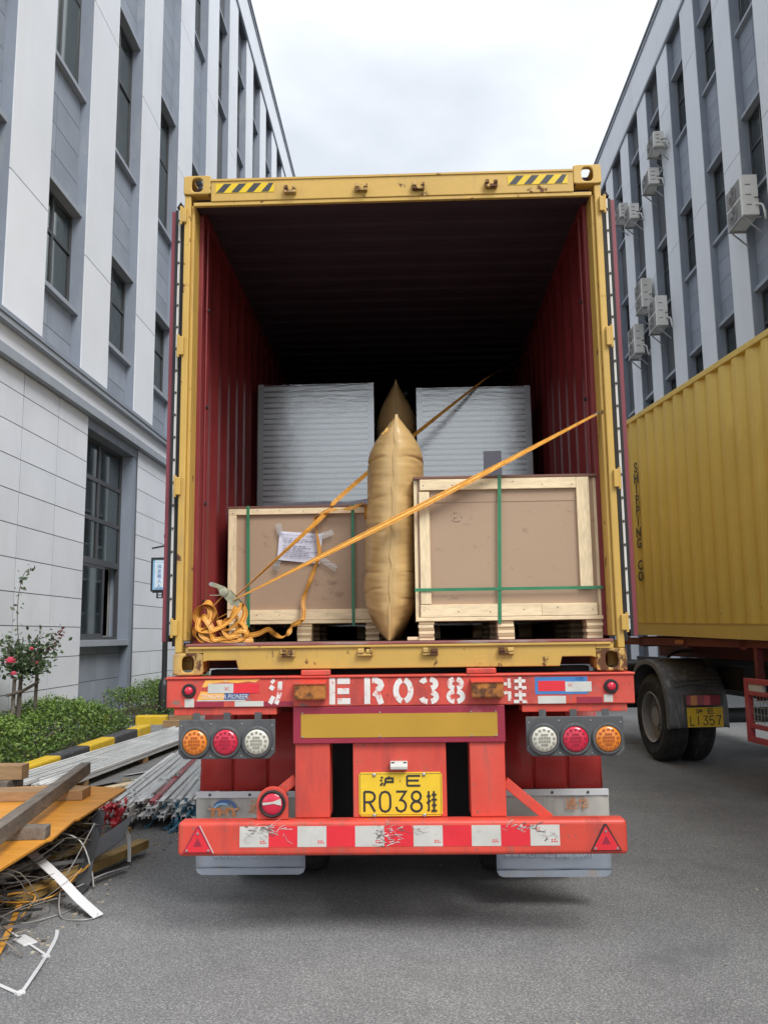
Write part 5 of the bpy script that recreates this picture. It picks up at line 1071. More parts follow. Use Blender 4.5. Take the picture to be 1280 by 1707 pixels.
# its trailer
t2 = thing('semi_trailer', TB, 'dark red trailer with red mesh side guard under the mustard container', 'trailer', rotz=TR)
for x in (0.62, 1.66): MB().box(x, x+0.14, -10.5, 1.1, 1.22, 1.46).build('main_rail', DRED, t2, 0.004)
mb = MB()
for i in range(9): mb.box(0.06, 2.38, -10.2+i*1.3, -10.08+i*1.3, 1.36, 1.485 - 0.0*i)
mb.build('cross_member', DRED, t2)
MB().box(0.06, 0.10, -10.5, 1.0, 1.38, 1.47).build('side_rail', DRED, t2, 0.003)
MB().box(0.045, 0.0595, -1.02, -0.80, 1.400, 1.445).build('side_marker', LAMPO2, t2, 0.003)
gy0, gy1, gz0, gz1 = -6.3, -2.42, 0.515, 1.10
gd = MB()
gd.box(0.0, 0.05, gy1-0.07, gy1, gz0, gz1); gd.box(0.0, 0.05, gy0, gy0+0.07, gz0, gz1); gd.box(0.0, 0.05, gy0+0.07, gy1-0.07, gz1-0.05, gz1); gd.box(0.0, 0.05, gy0+0.07, gy1-0.07, gz0, gz0+0.05)
gd.box(0.005, 0.045, gy0+0.07, gy1-0.07, gz1-0.155, gz1-0.115); gd.box(0.005, 0.045, gy0+0.07, gy1-0.07, gz0+0.13, gz0+0.17)
sg = gd.build('side_guard', mat('guard_red', (0.42, 0.055, 0.06), 0.55, var=0.15, layers=[((0.45, 0.2, 0.18), 9, 0.55, 0.75, (1, 1, 0.4), 0.7)]), t2, 0.004)
MB().box(0.006, 0.04, -2.75, -2.50, gz1-0.113, gz1-0.052).build('reflector_white', WST, sg)
mb = MB(); yy = gy0+0.1
while yy < gy1-0.08: mb.tube([(0.025, yy, gz0+0.17), (0.025, yy, gz1-0.155)], 0.003, 5); yy += 0.06
for i in range(5): mb.tube([(0.028, gy0+0.07, gz0+0.2+i*0.062), (0.028, gy1-0.07, gz0+0.2+i*0.062)], 0.003, 5)
mb.build('wire_mesh', WIREG, sg)
for yy in (-2.6, -4.4, -6.1): MB().box(0.06, 0.12, yy, yy+0.06, gz1-0.2, 1.40).build('guard_bracket', DRED, t2)
MB().box(2.0, 2.36, -6.0, -2.6, 0.55, 1.35).build('tool_box', BLK, t2, 0.01)
for x in (0.55, 1.75): MB().box(x, x+0.12, -2.3, -2.18, 0.15, 1.22).build('landing_leg', DRED, t2, 0.004)
for x in (0.5, 1.7): MB().box(x, x+0.22, -2.36, -2.12, 0.0, 0.03).build('landing_foot', DRED, t2)
for ax in (-6.9, -8.2, -9.5):
    for x0 in (0.02, 0.345, 1.80, 2.12): MB().lathe((x0, ax, 0.5), (1, 0, 0), [(0.28, 0.03), (0.42, 0.0), (0.48, 0.02), (0.50, 0.055), (0.50, 0.235), (0.48, 0.27), (0.42, 0.29), (0.28, 0.26)], 32).build('wheel', TYRE, t2, smooth=28)

# ------------------------------------------------------------------ planting: hedges and the rose
def leaves(P, Nn, size, rr, elong=1.8):
    vs = []; fs = []
    for p, nv in zip(P, Nn):
        d = Vector((rr.gauss(0, 1), rr.gauss(0, 1), rr.gauss(0.4, 0.8))); d = (d-0.3*nv*d.dot(nv)); d.normalize()
        s_ = d.cross(nv+Vector((rr.gauss(0, .5), rr.gauss(0, .5), rr.gauss(0, .5))))
        if s_.length < 1e-3: continue
        s_.normalize(); L_ = size*rr.uniform(0.7, 1.3); wv = L_/elong/2; nn = s_.cross(d); p = Vector(p); b_ = len(vs)
        vs += [p, p+d*L_*0.45+s_*wv+nn*wv*0.3, p+d*L_, p+d*L_*0.45-s_*wv+nn*wv*0.3]; fs.append((b_, b_+1, b_+2, b_+3))
    return vs, fs
def hedge(name, label, x0, x1, y0, y1, z0, ht, count, seed, xnear=None):
    rr = random.Random(seed); P = []; N = []; P2 = []; N2 = []
    def top(x, y):
        return z0+ht*(0.86+0.12*math.sin(y*2.3+x*2)+0.10*math.sin(y*6.1-x*5)+0.09*math.sin(y*13+x*11)*math.sin(x*17-y*5))
    t = thing(name, ((x0+x1)/2, (y0+y1)/2, z0), label, 'hedge', 'clipped green hedges')
    while len(P)+len(P2) < count:
        y = y0+(y1-y0)*rr.random()**1.0; x = rr.uniform(x0, x1)
        fx = (x-x0)/(x1-x0); edge = min(1.0, (1-fx)/0.22, (y1-y)/(0.25)+0.001, (y-y0)/0.25+0.001); rnd_ = math.sqrt(max(0, 1-(1-edge)**2))
        h = (top(x, y)-z0)*max(0.25, rnd_)
        u = rr.random(); z = z0+h*(1-0.55*u*u if edge > 0.98 else rr.uniform(0.1, 1.0))
        nv = Vector((0.9*(1-edge)+rr.gauss(0, .4), -0.4*(1-edge)+rr.gauss(0, .4), 0.5+rr.random())).normalized()
        pt_ = 0.5+0.5*math.sin(y*4.7+x*3.3)*math.sin(x*6.1-y*1.9)
        if z > z0+h*(0.93-0.25*pt_) and rr.random() < 0.15+0.6*pt_: P2.append((x, y, z+rr.uniform(0, 0.075))); N2.append(nv)
        else: P.append((x, y, z)); N.append(nv)
    vs, fs = leaves(P, N, 0.047, rr); a = MB().add(vs, fs)
    def fast(mb, nm, mt):
        me = bpy.data.meshes.new(nm); off = ORG[t]; me.from_pydata([(x-off.x, y-off.y, z-off.z) for x, y, z in mb.v], [], mb.f); me.materials.append(mt)
        o = bpy.data.objects.new(nm, me); col.objects.link(o); o.parent = t; o['kind'] = 'stuff'; return o
    fast(a, 'foliage', HEDGE); vs, fs = leaves(P2, N2, 0.042, rr); fast(MB().add(vs, fs), 'young_foliage', HEDGE2)
    tw = MB()
    for i in range(int((y1-y0)*28)):
        y = rr.uniform(y0+0.1, y1-0.1); x = rr.uniform(x0+0.05, x1-0.12); h = (top(x, y)-z0)*0.8
        tw.tube([(x, y, z0), (x+rr.gauss(0, .04), y+rr.gauss(0, .04), z0+h*0.5), (x+rr.gauss(0, .07), y+rr.gauss(0, .07), z0+h)], 0.005, 4)
    o = tw.build('stems', BARK, t); o['kind'] = 'stuff'
hedge('hedge', 'green clipped hedge along the left wall behind the black and yellow kerb', -5.72, -4.46, 2.6, 9.40, 0.10, 0.50, 26000, 11)
hedge('hedge', 'green hedge beyond the yellow kerb end, beside the black sign post', -5.72, -4.46, 11.15, 17.0, 0.10, 0.52, 12000, 12)
rs = thing('rose_bush', (-5.2, 6.85, 0.1), 'rose tree with pink blooms tied to wooden stakes by the left wall', 'rose bush')
rr = random.Random(21)
MB().tube([(-5.2, 6.85, 0.08), (-5.21, 6.86, 0.6), (-5.19, 6.84, 1.02), (-5.20, 6.86, 1.25)], [0.034, 0.03, 0.026, 0.02], 9, 4).build('trunk', BARK, rs, smooth=60)
for yy, top_ in ((6.62, 1.05), (7.30, 1.17)): MB().tube([(-5.2, yy+0.02, 0.05), (-5.2, yy+0.06, top_)], 0.026, 8).build('stake', OLDW, rs, smooth=50)
MB().tube([(-5.165, 6.42, 0.83), (-5.16, 6.9, 0.87), (-5.165, 7.32, 0.95)], 0.022, 8).build('cross_rail', OLDW, rs, smooth=50)
P = []; N = []; br_ = MB()
for i in range(26):
    a = rr.uniform(0, 6.28); l = rr.uniform(0.25, 0.72); e_ = Vector((-5.15+0.5*l*math.cos(a)*0.8, 6.95+l*math.sin(a)*1.15, 1.28+rr.uniform(-0.15, 0.38)))
    mid = Vector((-5.2, 6.86, 1.15)).lerp(e_, 0.5)+Vector((0, 0, 0.06)); br_.tube([(-5.2, 6.86, 1.12), mid, e_], [0.011, 0.008, 0.004], 5, 5)
    for q in range(42):
        f = rr.random()**0.6; c = Vector((-5.2, 6.86, 1.15)).lerp(e_, f)+Vector((rr.gauss(0, .07), rr.gauss(0, .09), rr.gauss(0, .08))); P.append(c); N.append(Vector((rr.gauss(.3, .5), rr.gauss(-.2, .5), 1)).normalized())
shoot = catmull([(-5.2, 6.83, 1.3), (-5.19, 6.66, 1.75), (-5.2, 6.68, 2.15), (-5.19, 6.80, 2.45), (-5.18, 7.0, 2.52)], 8)
br_.tube(shoot, 0.006, 5)
for p in shoot[8:]:
    for q in range(1): P.append(p+Vector((rr.gauss(0, .03), rr.gauss(0, .05), rr.gauss(0, .03)))); N.append(Vector((rr.gauss(0, 1), rr.gauss(0, 1), 1)).normalized())
br_.build('branches', BARK, rs, smooth=60)
vs, fs = leaves(P, N, 0.075, rr, 1.6); o = MB().add(vs, fs).build('foliage', ROSEL, rs); o['kind'] = 'stuff'
P = []; N = []
for q in range(46): f = rr.random(); P.append(Vector((-5.15, 7.55, 1.35)).lerp(Vector((-5.12, 7.98, 1.68)), f)+Vector((rr.gauss(0, .03), rr.gauss(0, .05), rr.gauss(0, .05)))); N.append(Vector((rr.gauss(.3, .6), rr.gauss(0, .6), 1)).normalized())
vs, fs = leaves(P, N, 0.065, rr, 1.7); o = MB().add(vs, fs).build('young_foliage', ROSER, rs); o['kind'] = 'stuff'
for (c, r_) in (((-5.05, 6.22, 1.25), 0.085), ((-5.0, 6.70, 1.41), 0.04), ((-4.98, 6.84, 1.22), 0.038), ((-5.02, 6.26, 1.10), 0.05)):
    mb = MB()
    for ring_, (nn, tl_) in enumerate(((5, 0.25), (7, 0.6), (8, 1.0))):
        for k in range(nn):
            a = 6.283*k/nn+ring_; d = Vector((math.cos(a)*tl_, math.sin(a)*tl_, 1.05-tl_*0.8)).normalized(); s_ = d.cross(Vector((0, 0, 1))).normalized(); c_ = Vector(c); u = s_.cross(d)
            base = len(mb.v); mb.add([c_, c_+d*r_*0.6+s_*r_*0.42+u*r_*0.1, c_+d*r_+s_*r_*0.2-u*r_*0.1, c_+d*r_-s_*r_*0.2-u*r_*0.1, c_+d*r_*0.6-s_*r_*0.42+u*r_*0.1], [(0, 1, 2), (0, 2, 3), (0, 3, 4)])
    mb.build('flower', PINK, rs)

# sign post behind the container door
sp = thing('sign_post', (-4.59, 11.5, 0.1), 'blue and white notice sign on a black post beside the left container door', 'sign')
MB().lathe((-4.59, 11.5, 0.08), (0, 0, 1), [(0.10, 0), (0.10, 0.55), (0.085, 0.63), (0.055, 0.68), (0.05, 0.75), (0.05, 3.35), (0.07, 3.38), (0.07, 3.42), (0.02, 3.6)], 20).build('post', BLKP, sp, smooth=35)
fr = MB(); sx0, sx1, sz0, sz1 = -4.875, -4.30, 2.42, 3.07
for b_ in ((sx0, sx0+0.035, sz0, sz1), (sx1-0.035, sx1, sz0, sz1), (sx0+0.035, sx1-0.035, sz0, sz0+0.035), (sx0+0.035, sx1-0.035, sz1-0.035, sz1)): fr.box(b_[0], b_[1], 11.42, 11.48, b_[2], b_[3])
fr.build('frame', BLKP, sp, 0.004)
bd = MB().box(sx0+0.035, sx1-0.035, 11.44, 11.47, sz0+0.035, sz1-0.035).build('board', SIGNB, sp); MB().box(sx0+0.075, sx1-0.075, 11.436, 11.4395, sz0+0.075, sz1-0.05).build('board_field', SIGNW, bd)
for i, ch in enumerate('保发展人人'): text('sign_character', ch, 0.085, SIGNI, bd, (-4.715, 11.434, 2.89-0.092*i), (1, 0, 0), (0, 0, 1), 0.0006)
for (xa, xb, zz) in ((-4.78, -4.62, 2.975), (-4.78, -4.40, 2.475)): MB().box(xa, xb, 11.4335, 11.4355, zz, zz+0.012).build('rule_line', SIGNB, bd)
fr = MB()
for b_ in ((-4.84, -4.34, 2.395, 2.4195), (-4.76, -4.735, 2.31, 2.395), (-4.76, -4.60, 2.29, 2.31), (-4.66, -4.64, 2.31, 2.395), (-4.72, -4.66, 2.345, 2.362)): fr.box(b_[0], b_[1], 11.43, 11.47, b_[2], b_[3])
fr.build('fretwork', BLKP, sp)
MB().beam((-4.87, 11.45, 3.25), (-4.59, 11.45, 3.30), 0.03, 0.03).build('arm', BLKP, sp)

# ------------------------------------------------------------------ scrap pile on the left
rr = random.Random(31)
pw = MB().prism([(-3.30, -0.52), (-2.055, -0.40), (-2.02, -0.22), (-2.045, 0.42), (-2.03, 0.46), (-2.10, 0.98), (-2.085, 1.02), (-2.13, 2.02), (-2.135, 2.08), (-2.67, 2.26), (-3.35, 2.12)], 'z', 0.388, 0.404).build('plywood_sheet', ORPLY, None)
sub = pw.modifiers.new('bevel', 'BEVEL'); sub.width = 0.002
tag(centre_origin(pw), 'orange plywood sheet lying on top of the scrap pile, bottom left', 'plywood')
def piece(name, mt, mb, label, cat, group=None, bevel=0.004):
    o = mb.build(name, mt, None, bevel); return tag(centre_origin(o), label, cat, group)
piece('timber', OLDW, MB().beam((-2.13, -0.12, 0.52), (-2.555, 2.33, 0.52), 0.075, 0.09), 'long grey timber laid diagonally over the orange plywood', 'timber', 'timbers on the plywood')
piece('timber', BRNW, MB().beam((-3.2, 1.63, 0.440), (-2.30, 1.69, 0.440), 0.20, 0.07), 'brown plank crossing under the far end of the grey timber', 'timber', 'timbers on the plywood')
piece('timber', OLDW, MB().beam((-2.75, 0.40, 0.4395), (-2.06, 0.47, 0.4395), 0.10, 0.07), 'short grey block under the near end of the grey timber', 'timber', 'timbers on the plywood')
piece('timber', BRNW, MB().beam((-4.1, 2.72, 0.44), (-3.22, 2.72, 0.44), 0.14, 0.12), 'brown block end at the left picture edge above the plywood', 'timber', 'timbers on the plywood')
piece('timber', OLDW, MB().beam((-4.1, 2.72, 0.19), (-3.3, 2.72, 0.19), 0.30, 0.376), 'grey timber stack under the brown block at the left picture edge', 'timber', 'timbers on the plywood')
# supports under the sheet
piece('timber', YWOOD, MB().beam((-3.2, 1.86, 0.193), (-2.3, 1.90, 0.193), 0.10, 0.386), 'upright board holding up the far side of the plywood', 'timber', 'battens under the plywood')
piece('timber', YWOOD, MB().beam((-3.2, 0.0, 0.193), (-2.42, 0.05, 0.193), 0.10, 0.386), 'upright board holding up the near side of the plywood', 'timber', 'battens under the plywood')
piece('batten', YWOOD, MB().beam((-2.22, 0.40, 0.075), (-1.89, 1.74, 0.075), 0.09, 0.06), 'yellowish batten sticking out lowest from under the plywood', 'timber', 'battens under the plywood')
piece('batten', YWOOD, MB().beam((-2.5, 0.55, 0.13), (-2.02, 1.78, 0.16), 0.07, 0.045), 'yellowish batten above the lowest one, behind the black sheet', 'timber', 'battens under the plywood')
piece('batten', BRNW, MB().beam((-2.75, 0.65, 0.02), (-2.25, 1.55, 0.02), 0.10, 0.036), 'brown batten flat on the asphalt deep under the plywood', 'timber', 'battens under the plywood')
# tangle of dark wire strips
mb = MB()
for i in range(210):
    y = rr.uniform(-0.75, 1.65); x = -2.13-rr.random()**1.5*0.75-0.02*y; z = rr.uniform(0.03, 0.37); a = rr.gauss(1.35, 0.45); l = rr.uniform(0.25, 0.9); dz = rr.gauss(0, 0.12)
    d = Vector((math.cos(a)*0.6, math.sin(a), 0))*l; p0 = Vector((x, y, z)); cl = lambda v: Vector((min(v.x, -2.04), v.y, max(0.012, min(0.37, v.z))))
    mb.tube([cl(p0-d*.5), cl(p0+Vector((rr.gauss(0, .06), rr.gauss(0, .06), dz*.5))), cl(p0+d*.5+Vector((0, 0, dz)))], rr.uniform(0.002, 0.008), 4, 4)
o = mb.build('wire_tangle', WIREM, None); tag(o, 'tangle of dark wires and cut strips under the orange plywood', 'wire', kind='stuff')
def wire(pts, r_, label, mt=WIREG):
    o = MB().tube(pts, r_, 6, 8).build('loose_wire', mt, None, smooth=60); tag(centre_origin(o), label, 'wire', 'loose wires of the scrap pile')
wire([(-2.5, 0.9, 0.30), (-2.25, 0.95, 0.33), (-2.08, 1.0, 0.27), (-1.98, 0.95, 0.12), (-1.93, 0.88, 0.015)], 0.006, 'pale wire arching out beside the black sheet')
wire([(-2.3, 0.25, 0.1), (-2.1, 0.18, 0.03), (-1.98, 0.32, 0.01), (-1.9, 0.5, 0.01), (-1.86, 0.66, 0.06)], 0.004, 'thin wire lying on the asphalt in front of the scrap')
wire([(-2.0, 1.05, 0.36), (-2.02, 0.8, 0.2), (-2.0, 0.55, 0.12), (-1.92, 0.35, 0.012), (-1.8, 0.29, 0.008), (-1.72, 0.32, 0.008), (-1.71, 0.36, 0.02)], 0.004, 'thin wire hanging from the plywood edge down to the white strip')
wire([(-2.35, 0.1, 0.22), (-2.2, 0.3, 0.1), (-2.05, 0.55, 0.06), (-1.96, 0.75, 0.16)], 0.005, 'brownish wire crossing the front of the tangle', OSTRIP)
wire([(-2.4, -0.1, 0.1), (-2.2, 0.2, 0.16), (-2.1, 0.42, 0.1), (-2.12, 0.3, 0.02)], 0.005, 'orange wire curling at the left picture edge', OSTRIP)
def strip(name, mt, pts, wd, hint, label, cat, grp=None, th=0.004):
    o = MB().ribbon(pts, wd, hint, th, 8).build(name, mt, None, smooth=40); return tag(centre_origin(o), label, cat, grp)
strip('metal_strip', WPLAS, [(-2.35, 0.75, 0.31), (-2.2, 0.62, 0.27), (-2.02, 0.54, 0.17), (-1.85, 0.43, 0.08), (-1.70, 0.34, 0.012)], 0.065, (0.4, 0.9, 0.15), 'curved white metal strip sloping from the pile down to the asphalt', 'strip')
strip('metal_strip', LGREY, [(-2.03, 0.82, 0.03), (-1.94, 1.05, 0.045), (-1.86, 1.28, 0.03)], 0.05, (0.9, -0.3, 0.3), 'light grey angle strip lying across the foot of the black sheet', 'strip')
strip('metal_strip', LGREY, [(-2.0, 1.15, 0.24), (-1.93, 1.3, 0.27), (-1.88, 1.36, 0.22), (-1.86, 1.34, 0.05)], 0.03, (0.8, -0.4, 0.4), 'bent grey strip hooked over the right end of the batten', 'strip')
strip('wood_strip', OSTRIP, [(-2.25, 0.65, 0.10), (-2.12, 0.22, 0.05), (-2.0, -0.2, 0.02), (-1.95, -0.45, 0.012)], 0.03, (1, 0.3, 0), 'thin orange strip leaning out onto the asphalt, left edge', 'strip')
strip('wood_strip', OSTRIP, [(-2.45, 0.2, 0.14), (-2.2, 0.42, 0.10), (-2.02, 0.8, 0.11), (-1.98, 0.92, 0.14)], 0.018, (1, -0.3, 0.3), 'narrow orange strip lying among the wires', 'strip')
# folded black sheet metal
bsm = MB().add([(-2.16, 1.42, 0.385), (-2.02, 1.30, 0.385), (-1.985, 1.12, 0.26), (-1.80, 1.22, 0.385), (-1.83, 1.10, 0.25), (-1.97, 0.98, 0.16), (-1.95, 0.86, 0.03), (-1.955, 0.72, 0.004), (-2.04, 0.86, 0.05), (-2.07, 1.02, 0.17), (-2.06, 1.16, 0.27)],
               [(0, 1, 2, 10), (2, 3, 4, 5), (2, 5, 9, 10), (5, 6, 8, 9), (6, 7, 8)]).build('sheet_metal', BLKM, None); bsm.modifiers.new('solid', 'SOLIDIFY').thickness = 0.004
tag(centre_origin(bsm), 'folded black sheet metal hanging off the plywood edge to the asphalt', 'sheet metal')
# plastic strapping frame on the asphalt
sf = thing('plastic_strap', (-1.95, -0.2, 0), 'white plastic strap with square buckle lying on the asphalt, bottom left', 'strap')
MB().ribbon([(-2.6, 0.52, 0.006), (-2.2, 0.205, 0.006), (-2.04, 0.06, 0.007), (-1.75, -0.225, 0.006)], 0.013, (0.5, 0.8, 0), 0.003, 4).build('band', WPLAS, sf)
MB().ribbon([(-1.75, -0.225, 0.006), (-1.70, -0.45, 0.02), (-1.67, -0.68, 0.006)], 0.020, (1, 0.1, 0.2), 0.002, 4).build('band', LGREY, sf)
MB().ribbon([(-1.67, -0.68, 0.006), (-1.82, -0.575, 0.006), (-2.2, -0.30, 0.006)], 0.018, (0.4, 0.8, 0), 0.003, 4).build('band', WPLAS, sf)
MB().ribbon([(-1.75, -0.225, 0.005), (-1.80, 0.0, 0.008), (-1.85, 0.14, 0.006)], 0.018, (1, 0.2, 0), 0.0015, 4).build('band', LGREY, sf)
MB().obox((-1.955, -0.02, 0.0065), V(0.055, -0.05, 0), V(0.024, 0.028, 0), V(0, 0, 0.005)).build('buckle', WPLAS, sf, 0.002)
MB().obox((-1.68, -0.665, 0.006), V(0.014, -0.01, 0), V(0.01, 0.014, 0), V(0, 0, 0.005)).build('clip', WPLAS, sf); MB().obox((-1.75, -0.235, 0.006), V(0.012, -0.01, 0), V(0.01, 0.012, 0), V(0, 0, 0.005)).build('clip', LGREY, sf)

# film-wrapped bundles of profiles
def bundle(label, A0, A1, B0, B1, zb2, n, layers, seed, red=None):
    """near edge A0-A1, far edge B0-B1 (x, y)"""
    r3 = random.Random(seed); t = thing('profile_bundle', ((A0[0]+B1[0])/2, (A0[1]+B1[1])/2, 0), label, 'bundle', 'film-wrapped bundles of profiles')
    for ly in range(layers):
        for i in range(n):
            f = (i+0.5)/n; a = Vector((A0[0]+(A1[0]-A0[0])*f, A0[1]+(A1[1]-A0[1])*f, 0)); b_ = Vector((B0[0]+(B1[0]-B0[0])*f, B0[1]+(B1[1]-B0[1])*f, 0)); d = (b_-a).normalized()
            a = a-d*r3.uniform(-0.12, 0.22); b_ = b_+d*r3.uniform(-0.3, 0.3)
            wd = (Vector(A1)-Vector(A0)).length/n*0.96; z = zb2+0.034*ly+r3.uniform(0, 0.014); ht = r3.uniform(0.02, 0.034)
            sk = d.cross(V(0, 0, 1))*r3.uniform(-0.05, 0.05); a = a+sk; a.z = z+ht/2; b_.z = z+ht/2+r3.uniform(-0.006, 0.006)
            side = d.cross(V(0, 0, 1)).normalized()*wd/2; u = V(0, 0, ht/2); m_ = PROF
            if red is not None and (i, ly) == red: m_ = RPLAS
            # U-shaped profile: base and two flanges
            mbp = MB(); c = (a+b_)/2; h_ = (b_-a)/2
            mbp.obox(c+V(0, 0, ht*0.38), side, h_, V(0, 0, ht*0.12)); mbp.obox(c+side*0.86-V(0, 0, ht*0.13), side*0.13, h_, V(0, 0, ht*0.385)); mbp.obox(c-side*0.86-V(0, 0, ht*0.13), side*0.13, h_, V(0, 0, ht*0.385))
            p = mbp.build('profile', m_, t)
    d = (Vector((*B0, 0))-Vector((*A0, 0))); mid = [0.18, 0.5, 0.82]
    for f in mid:
        p = Vector((*A0, 0)).lerp(Vector((*B0, 0)), f); q = Vector((*A1, 0)).lerp(Vector((*B1, 0)), f); zt2 = zb2+0.034*layers+0.016
        fm = MB(); nn = 12; vs = []; fs = []
        dd = d.normalized()*d.length*0.29
        for i in range(nn+1):
            for j in range(7):
                e_ = p.lerp(q, i/nn)+dd*(j/6-0.5); vs.append((e_.x, e_.y, zt2+r3.uniform(-0.003, 0.006)-(0.05 if i in (0, nn) else 0)))
        for i in range(nn):
            for j in range(6): k = i*7+j; fs.append((k, k+1, k+8, k+7))
        fm.add(vs, fs).build('film', FILM2, t, smooth=80)
    for f in (0.12, 0.5, 0.88):
        p = Vector((*A0, 0)).lerp(Vector((*B0, 0)), f); q = Vector((*A1, 0)).lerp(Vector((*B1, 0)), f)
        MB().beam(p+V(0, 0, zb2/2-0.001), q+V(0, 0, zb2/2-0.001), 0.09, zb2-0.004).build('bearer', BRNW, t)
    return t
bundle('long silvery bundle of profiles beside the black and yellow kerb', (-4.12, 4.15), (-3.42, 4.02), (-3.75, 8.9), (-3.12, 8.4), 0.07, 21, 2, 41)
bt = bundle('shorter bundle of profiles with torn plastic and red strip, nearer the trailer', (-2.47, 2.62), (-1.62, 2.70), (-2.75, 5.6), (-1.95, 5.6), 0.075, 20, 4, 42, red=(8, 3))
r3 = random.Random(8)
def rag(mt, c, n, sp_, ln, nm):
    mb = MB()
    for i in range(n):
        p = Vector(c)+Vector((r3.gauss(0, sp_[0]), r3.gauss(0, sp_[1]), r3.gauss(0, sp_[2]))); pts = [p]
        for k in range(4): p = p+Vector((r3.gauss(0, .04), r3.gauss(-0.02, .04), r3.gauss(-ln/4, .02))); p.z = max(0.01, p.z); pts.append(p)
        mb.ribbon(pts, r3.uniform(0.012, 0.05), [(r3.gauss(0, 1), r3.gauss(0, 1), r3.gauss(0, .3)) for _ in pts], 0.0015, 4)
    o_ = mb.build(nm, mt, bt, smooth=50); o_['kind'] = 'stuff'; return o_
rag(RPLAS, (-2.34, 2.50, 0.21), 16, (0.05, 0.03, 0.02), 0.14, 'torn_red_plastic'); rag(BPLAS, (-1.83, 2.60, 0.20), 12, (0.05, 0.03, 0.03), 0.2, 'torn_blue_plastic'); rag(BPLAS, (-1.80, 3.4, 0.235), 7, (0.10, 0.3, 0.01), 0.01, 'torn_blue_plastic')
CLOUDY = mat('white_plastic_film', (0.66, 0.68, 0.67), 0.3, var=0.12, vscale=14)
rag(CLOUDY, (-2.2, 3.2, 0.235), 9, (0.16, 0.4, 0.01), 0.01, 'torn_white_film'); rag(CLOUDY, (-1.95, 2.62, 0.19), 8, (0.16, 0.03, 0.03), 0.08, 'torn_white_film')
# pallet boards between the bundles
for i, (x, y, a) in enumerate(((-3.12, 3.75, 0.5), (-2.98, 3.95, 0.5), (-2.80, 4.05, 0.55))):
    d = Vector((math.sin(a), math.cos(a), 0))*0.42
    piece('pallet_board', [OLDW, OLDW, WOOD][i], MB().beam(V(x, y, 0.10)-d, V(x, y, 0.10)+d, 0.12, 0.022), ['grey pallet board, left of three between the two bundles', 'grey pallet board, middle of three between the two bundles', 'pale pallet board, right of three between the two bundles'][i], 'board', 'loose pallet boards')
piece('timber', OLDW, MB().beam((-3.35, 3.85, 0.044), (-2.60, 4.1, 0.044), 0.09, 0.086), 'grey bearer under the three loose pallet boards', 'timber')
strip('film_strip', CLOUDY, [(-3.2, 5.2, 0.01), (-2.9, 5.6, 0.02), (-2.95, 6.0, 0.012), (-2.7, 6.4, 0.02)], 0.12, (1, 0.2, 0.1), 'crumpled white film on the asphalt between the bundles', 'film')
piece('timber', YWOOD, MB().beam((-3.1, 4.85, 0.012), (-2.55, 5.05, 0.012), 0.06, 0.02), 'flat yellowish lath on the asphalt between the bundles', 'timber')
for i in range(3):
    piece('pallet', BRNW, MB().box(-4.28+0.02*i, -3.85, 10.4+0.3*i, 10.5+0.3*i, 0.002, 0.11+0.06*i), ['low', 'middle', 'tallest'][i]+' brown wood block stacked beside the yellow kerb end', 'timber', 'wood blocks by the kerb')

# nail heads on the crates
for t_, rows_ in ((c1, [(0.15, 1.00, 2.393, 0.1485), (0.15, 1.08, 1.678, 0.1485)]), (c2, [(-1.07, -0.30, 2.352, 0.7985), (-1.07, -0.30, 1.682, 0.7985)])):
    for (xa, xb, zz, yy) in rows_:
        for k in range(6): MB().lathe((xa+(xb-xa)*k/5+r2.uniform(-.01, .01), yy+0.001, zz+r2.uniform(-.012, .012)), (0, -1, 0), [(0.0035, 0), (0.003, 0.001)], 6).build('nail_head', DGREY, t_)
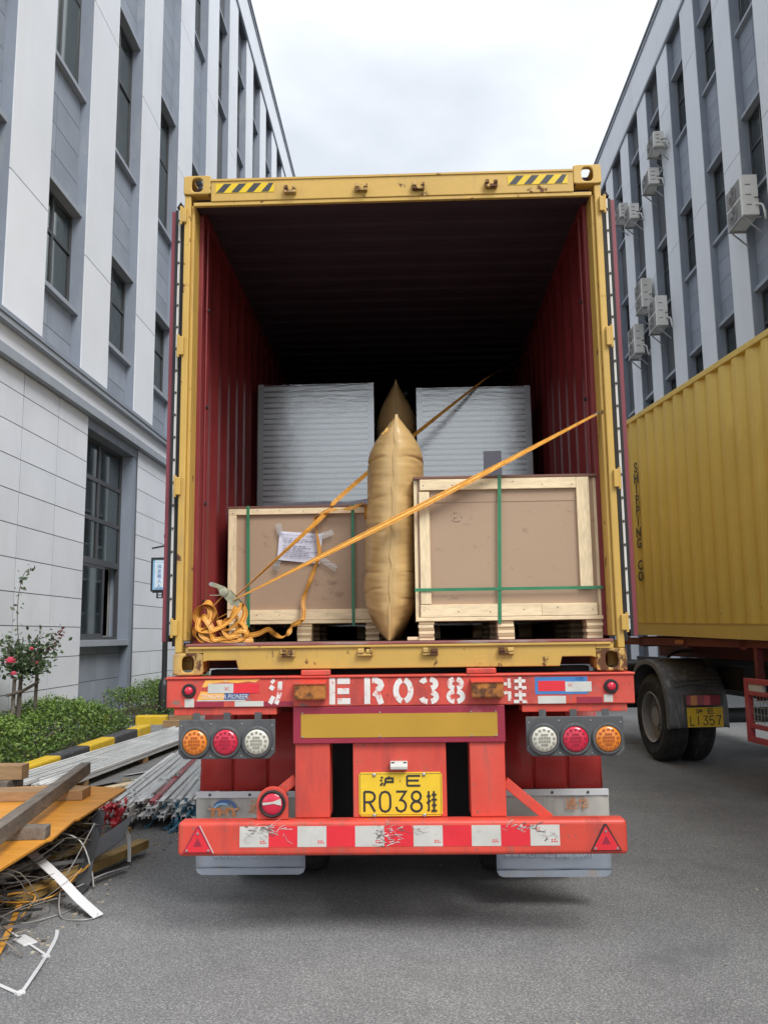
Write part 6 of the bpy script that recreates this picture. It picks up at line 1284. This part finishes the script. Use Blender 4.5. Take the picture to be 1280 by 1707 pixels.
# crumbs and litter on the asphalt
mb = MB(); r4 = random.Random(77)
for k in range(420):
    if k < 240: x, y = -1.75-abs(r4.gauss(0, 0.35)), r4.uniform(-0.9, 2.6)
    elif k < 340: x, y = r4.uniform(-4.15, -1.6), r4.uniform(2.5, 9)
    else: x, y = r4.uniform(-3, 4.5), r4.uniform(-3.6, 4.5)
    sz = r4.uniform(0.003, 0.011); a = r4.uniform(0, 3.14)
    mb.obox((x, y, sz*0.35), V(math.cos(a), math.sin(a), 0)*sz, V(-math.sin(a), math.cos(a), r4.uniform(-.3, .3))*sz*r4.uniform(0.3, 1), V(0, 0, sz*0.4))
o = mb.build('litter', mat('litter_crumbs', (0.30, 0.26, 0.20), 0.8, var=0.3, vscale=3, island=0.75), None); tag(o, 'small crumbs and splinters scattered over the asphalt', 'litter', kind='stuff')

mb = MB(); r5 = random.Random(99)
for i in range(48):
    y = r5.uniform(-0.6, 1.5); x = -2.08-r5.random()**1.6*0.5; z = r5.uniform(0.03, 0.33); a = r5.gauss(1.2, 0.5); l = r5.uniform(0.3, 1.0); d = Vector((math.cos(a)*0.5, math.sin(a), 0))*l; p0 = Vector((x, y, z))
    q = [p0-d*.5, p0+Vector((r5.gauss(0.05, .06), r5.gauss(0, .06), r5.gauss(0, .06))), p0+d*.5+Vector((0.05, 0, r5.gauss(-0.08, .08)))]
    for v in q: v.x = min(v.x, -1.86); v.z = max(0.01, min(0.37, v.z))
    mb.tube(q, r5.uniform(0.0018, 0.004), 4, 5)
o = mb.build('wire_tangle', mat('pale_wire', (0.20, 0.175, 0.14), 0.5, var=0.4, vscale=5, island=0.6), None); tag(o, 'paler wires and offcuts sprouting from the scrap under the plywood', 'wire', kind='stuff')

# thin metal offcuts through the heap and loose bars between the bundles
r6 = random.Random(123)
mb = MB()
for k in range(24):
    y = r6.uniform(-0.55, 1.45); x = -2.16-r6.random()*0.35; a = r6.gauss(1.15, 0.5); l = r6.uniform(0.18, 0.42); d = Vector((math.cos(a)*0.6, math.sin(a), 0))*l; z = r6.uniform(0.05, 0.30)
    q = [Vector((x, y, z))-d, Vector((x+r6.gauss(0.02, .03), y, z+r6.gauss(0.02, .04))), Vector((x, y, z))+d+Vector((0.06, 0, -r6.uniform(0.0, 0.15)))]
    for v in q: v.x = min(v.x, -1.90); v.z = max(0.012, min(0.36, v.z))
    mb.ribbon(q, r6.uniform(0.015, 0.05), (r6.gauss(0, 1), r6.gauss(0, .4), r6.gauss(0, 1)), 0.002, 8)
o = mb.build('metal_offcuts', mat('grey_offcut', (0.22, 0.22, 0.225), 0.45, metal=0.3, var=0.25, vscale=6, island=0.6), None, smooth=40); tag(o, 'thin bent grey metal offcuts mixed into the scrap heap under the plywood', 'offcuts', kind='stuff')
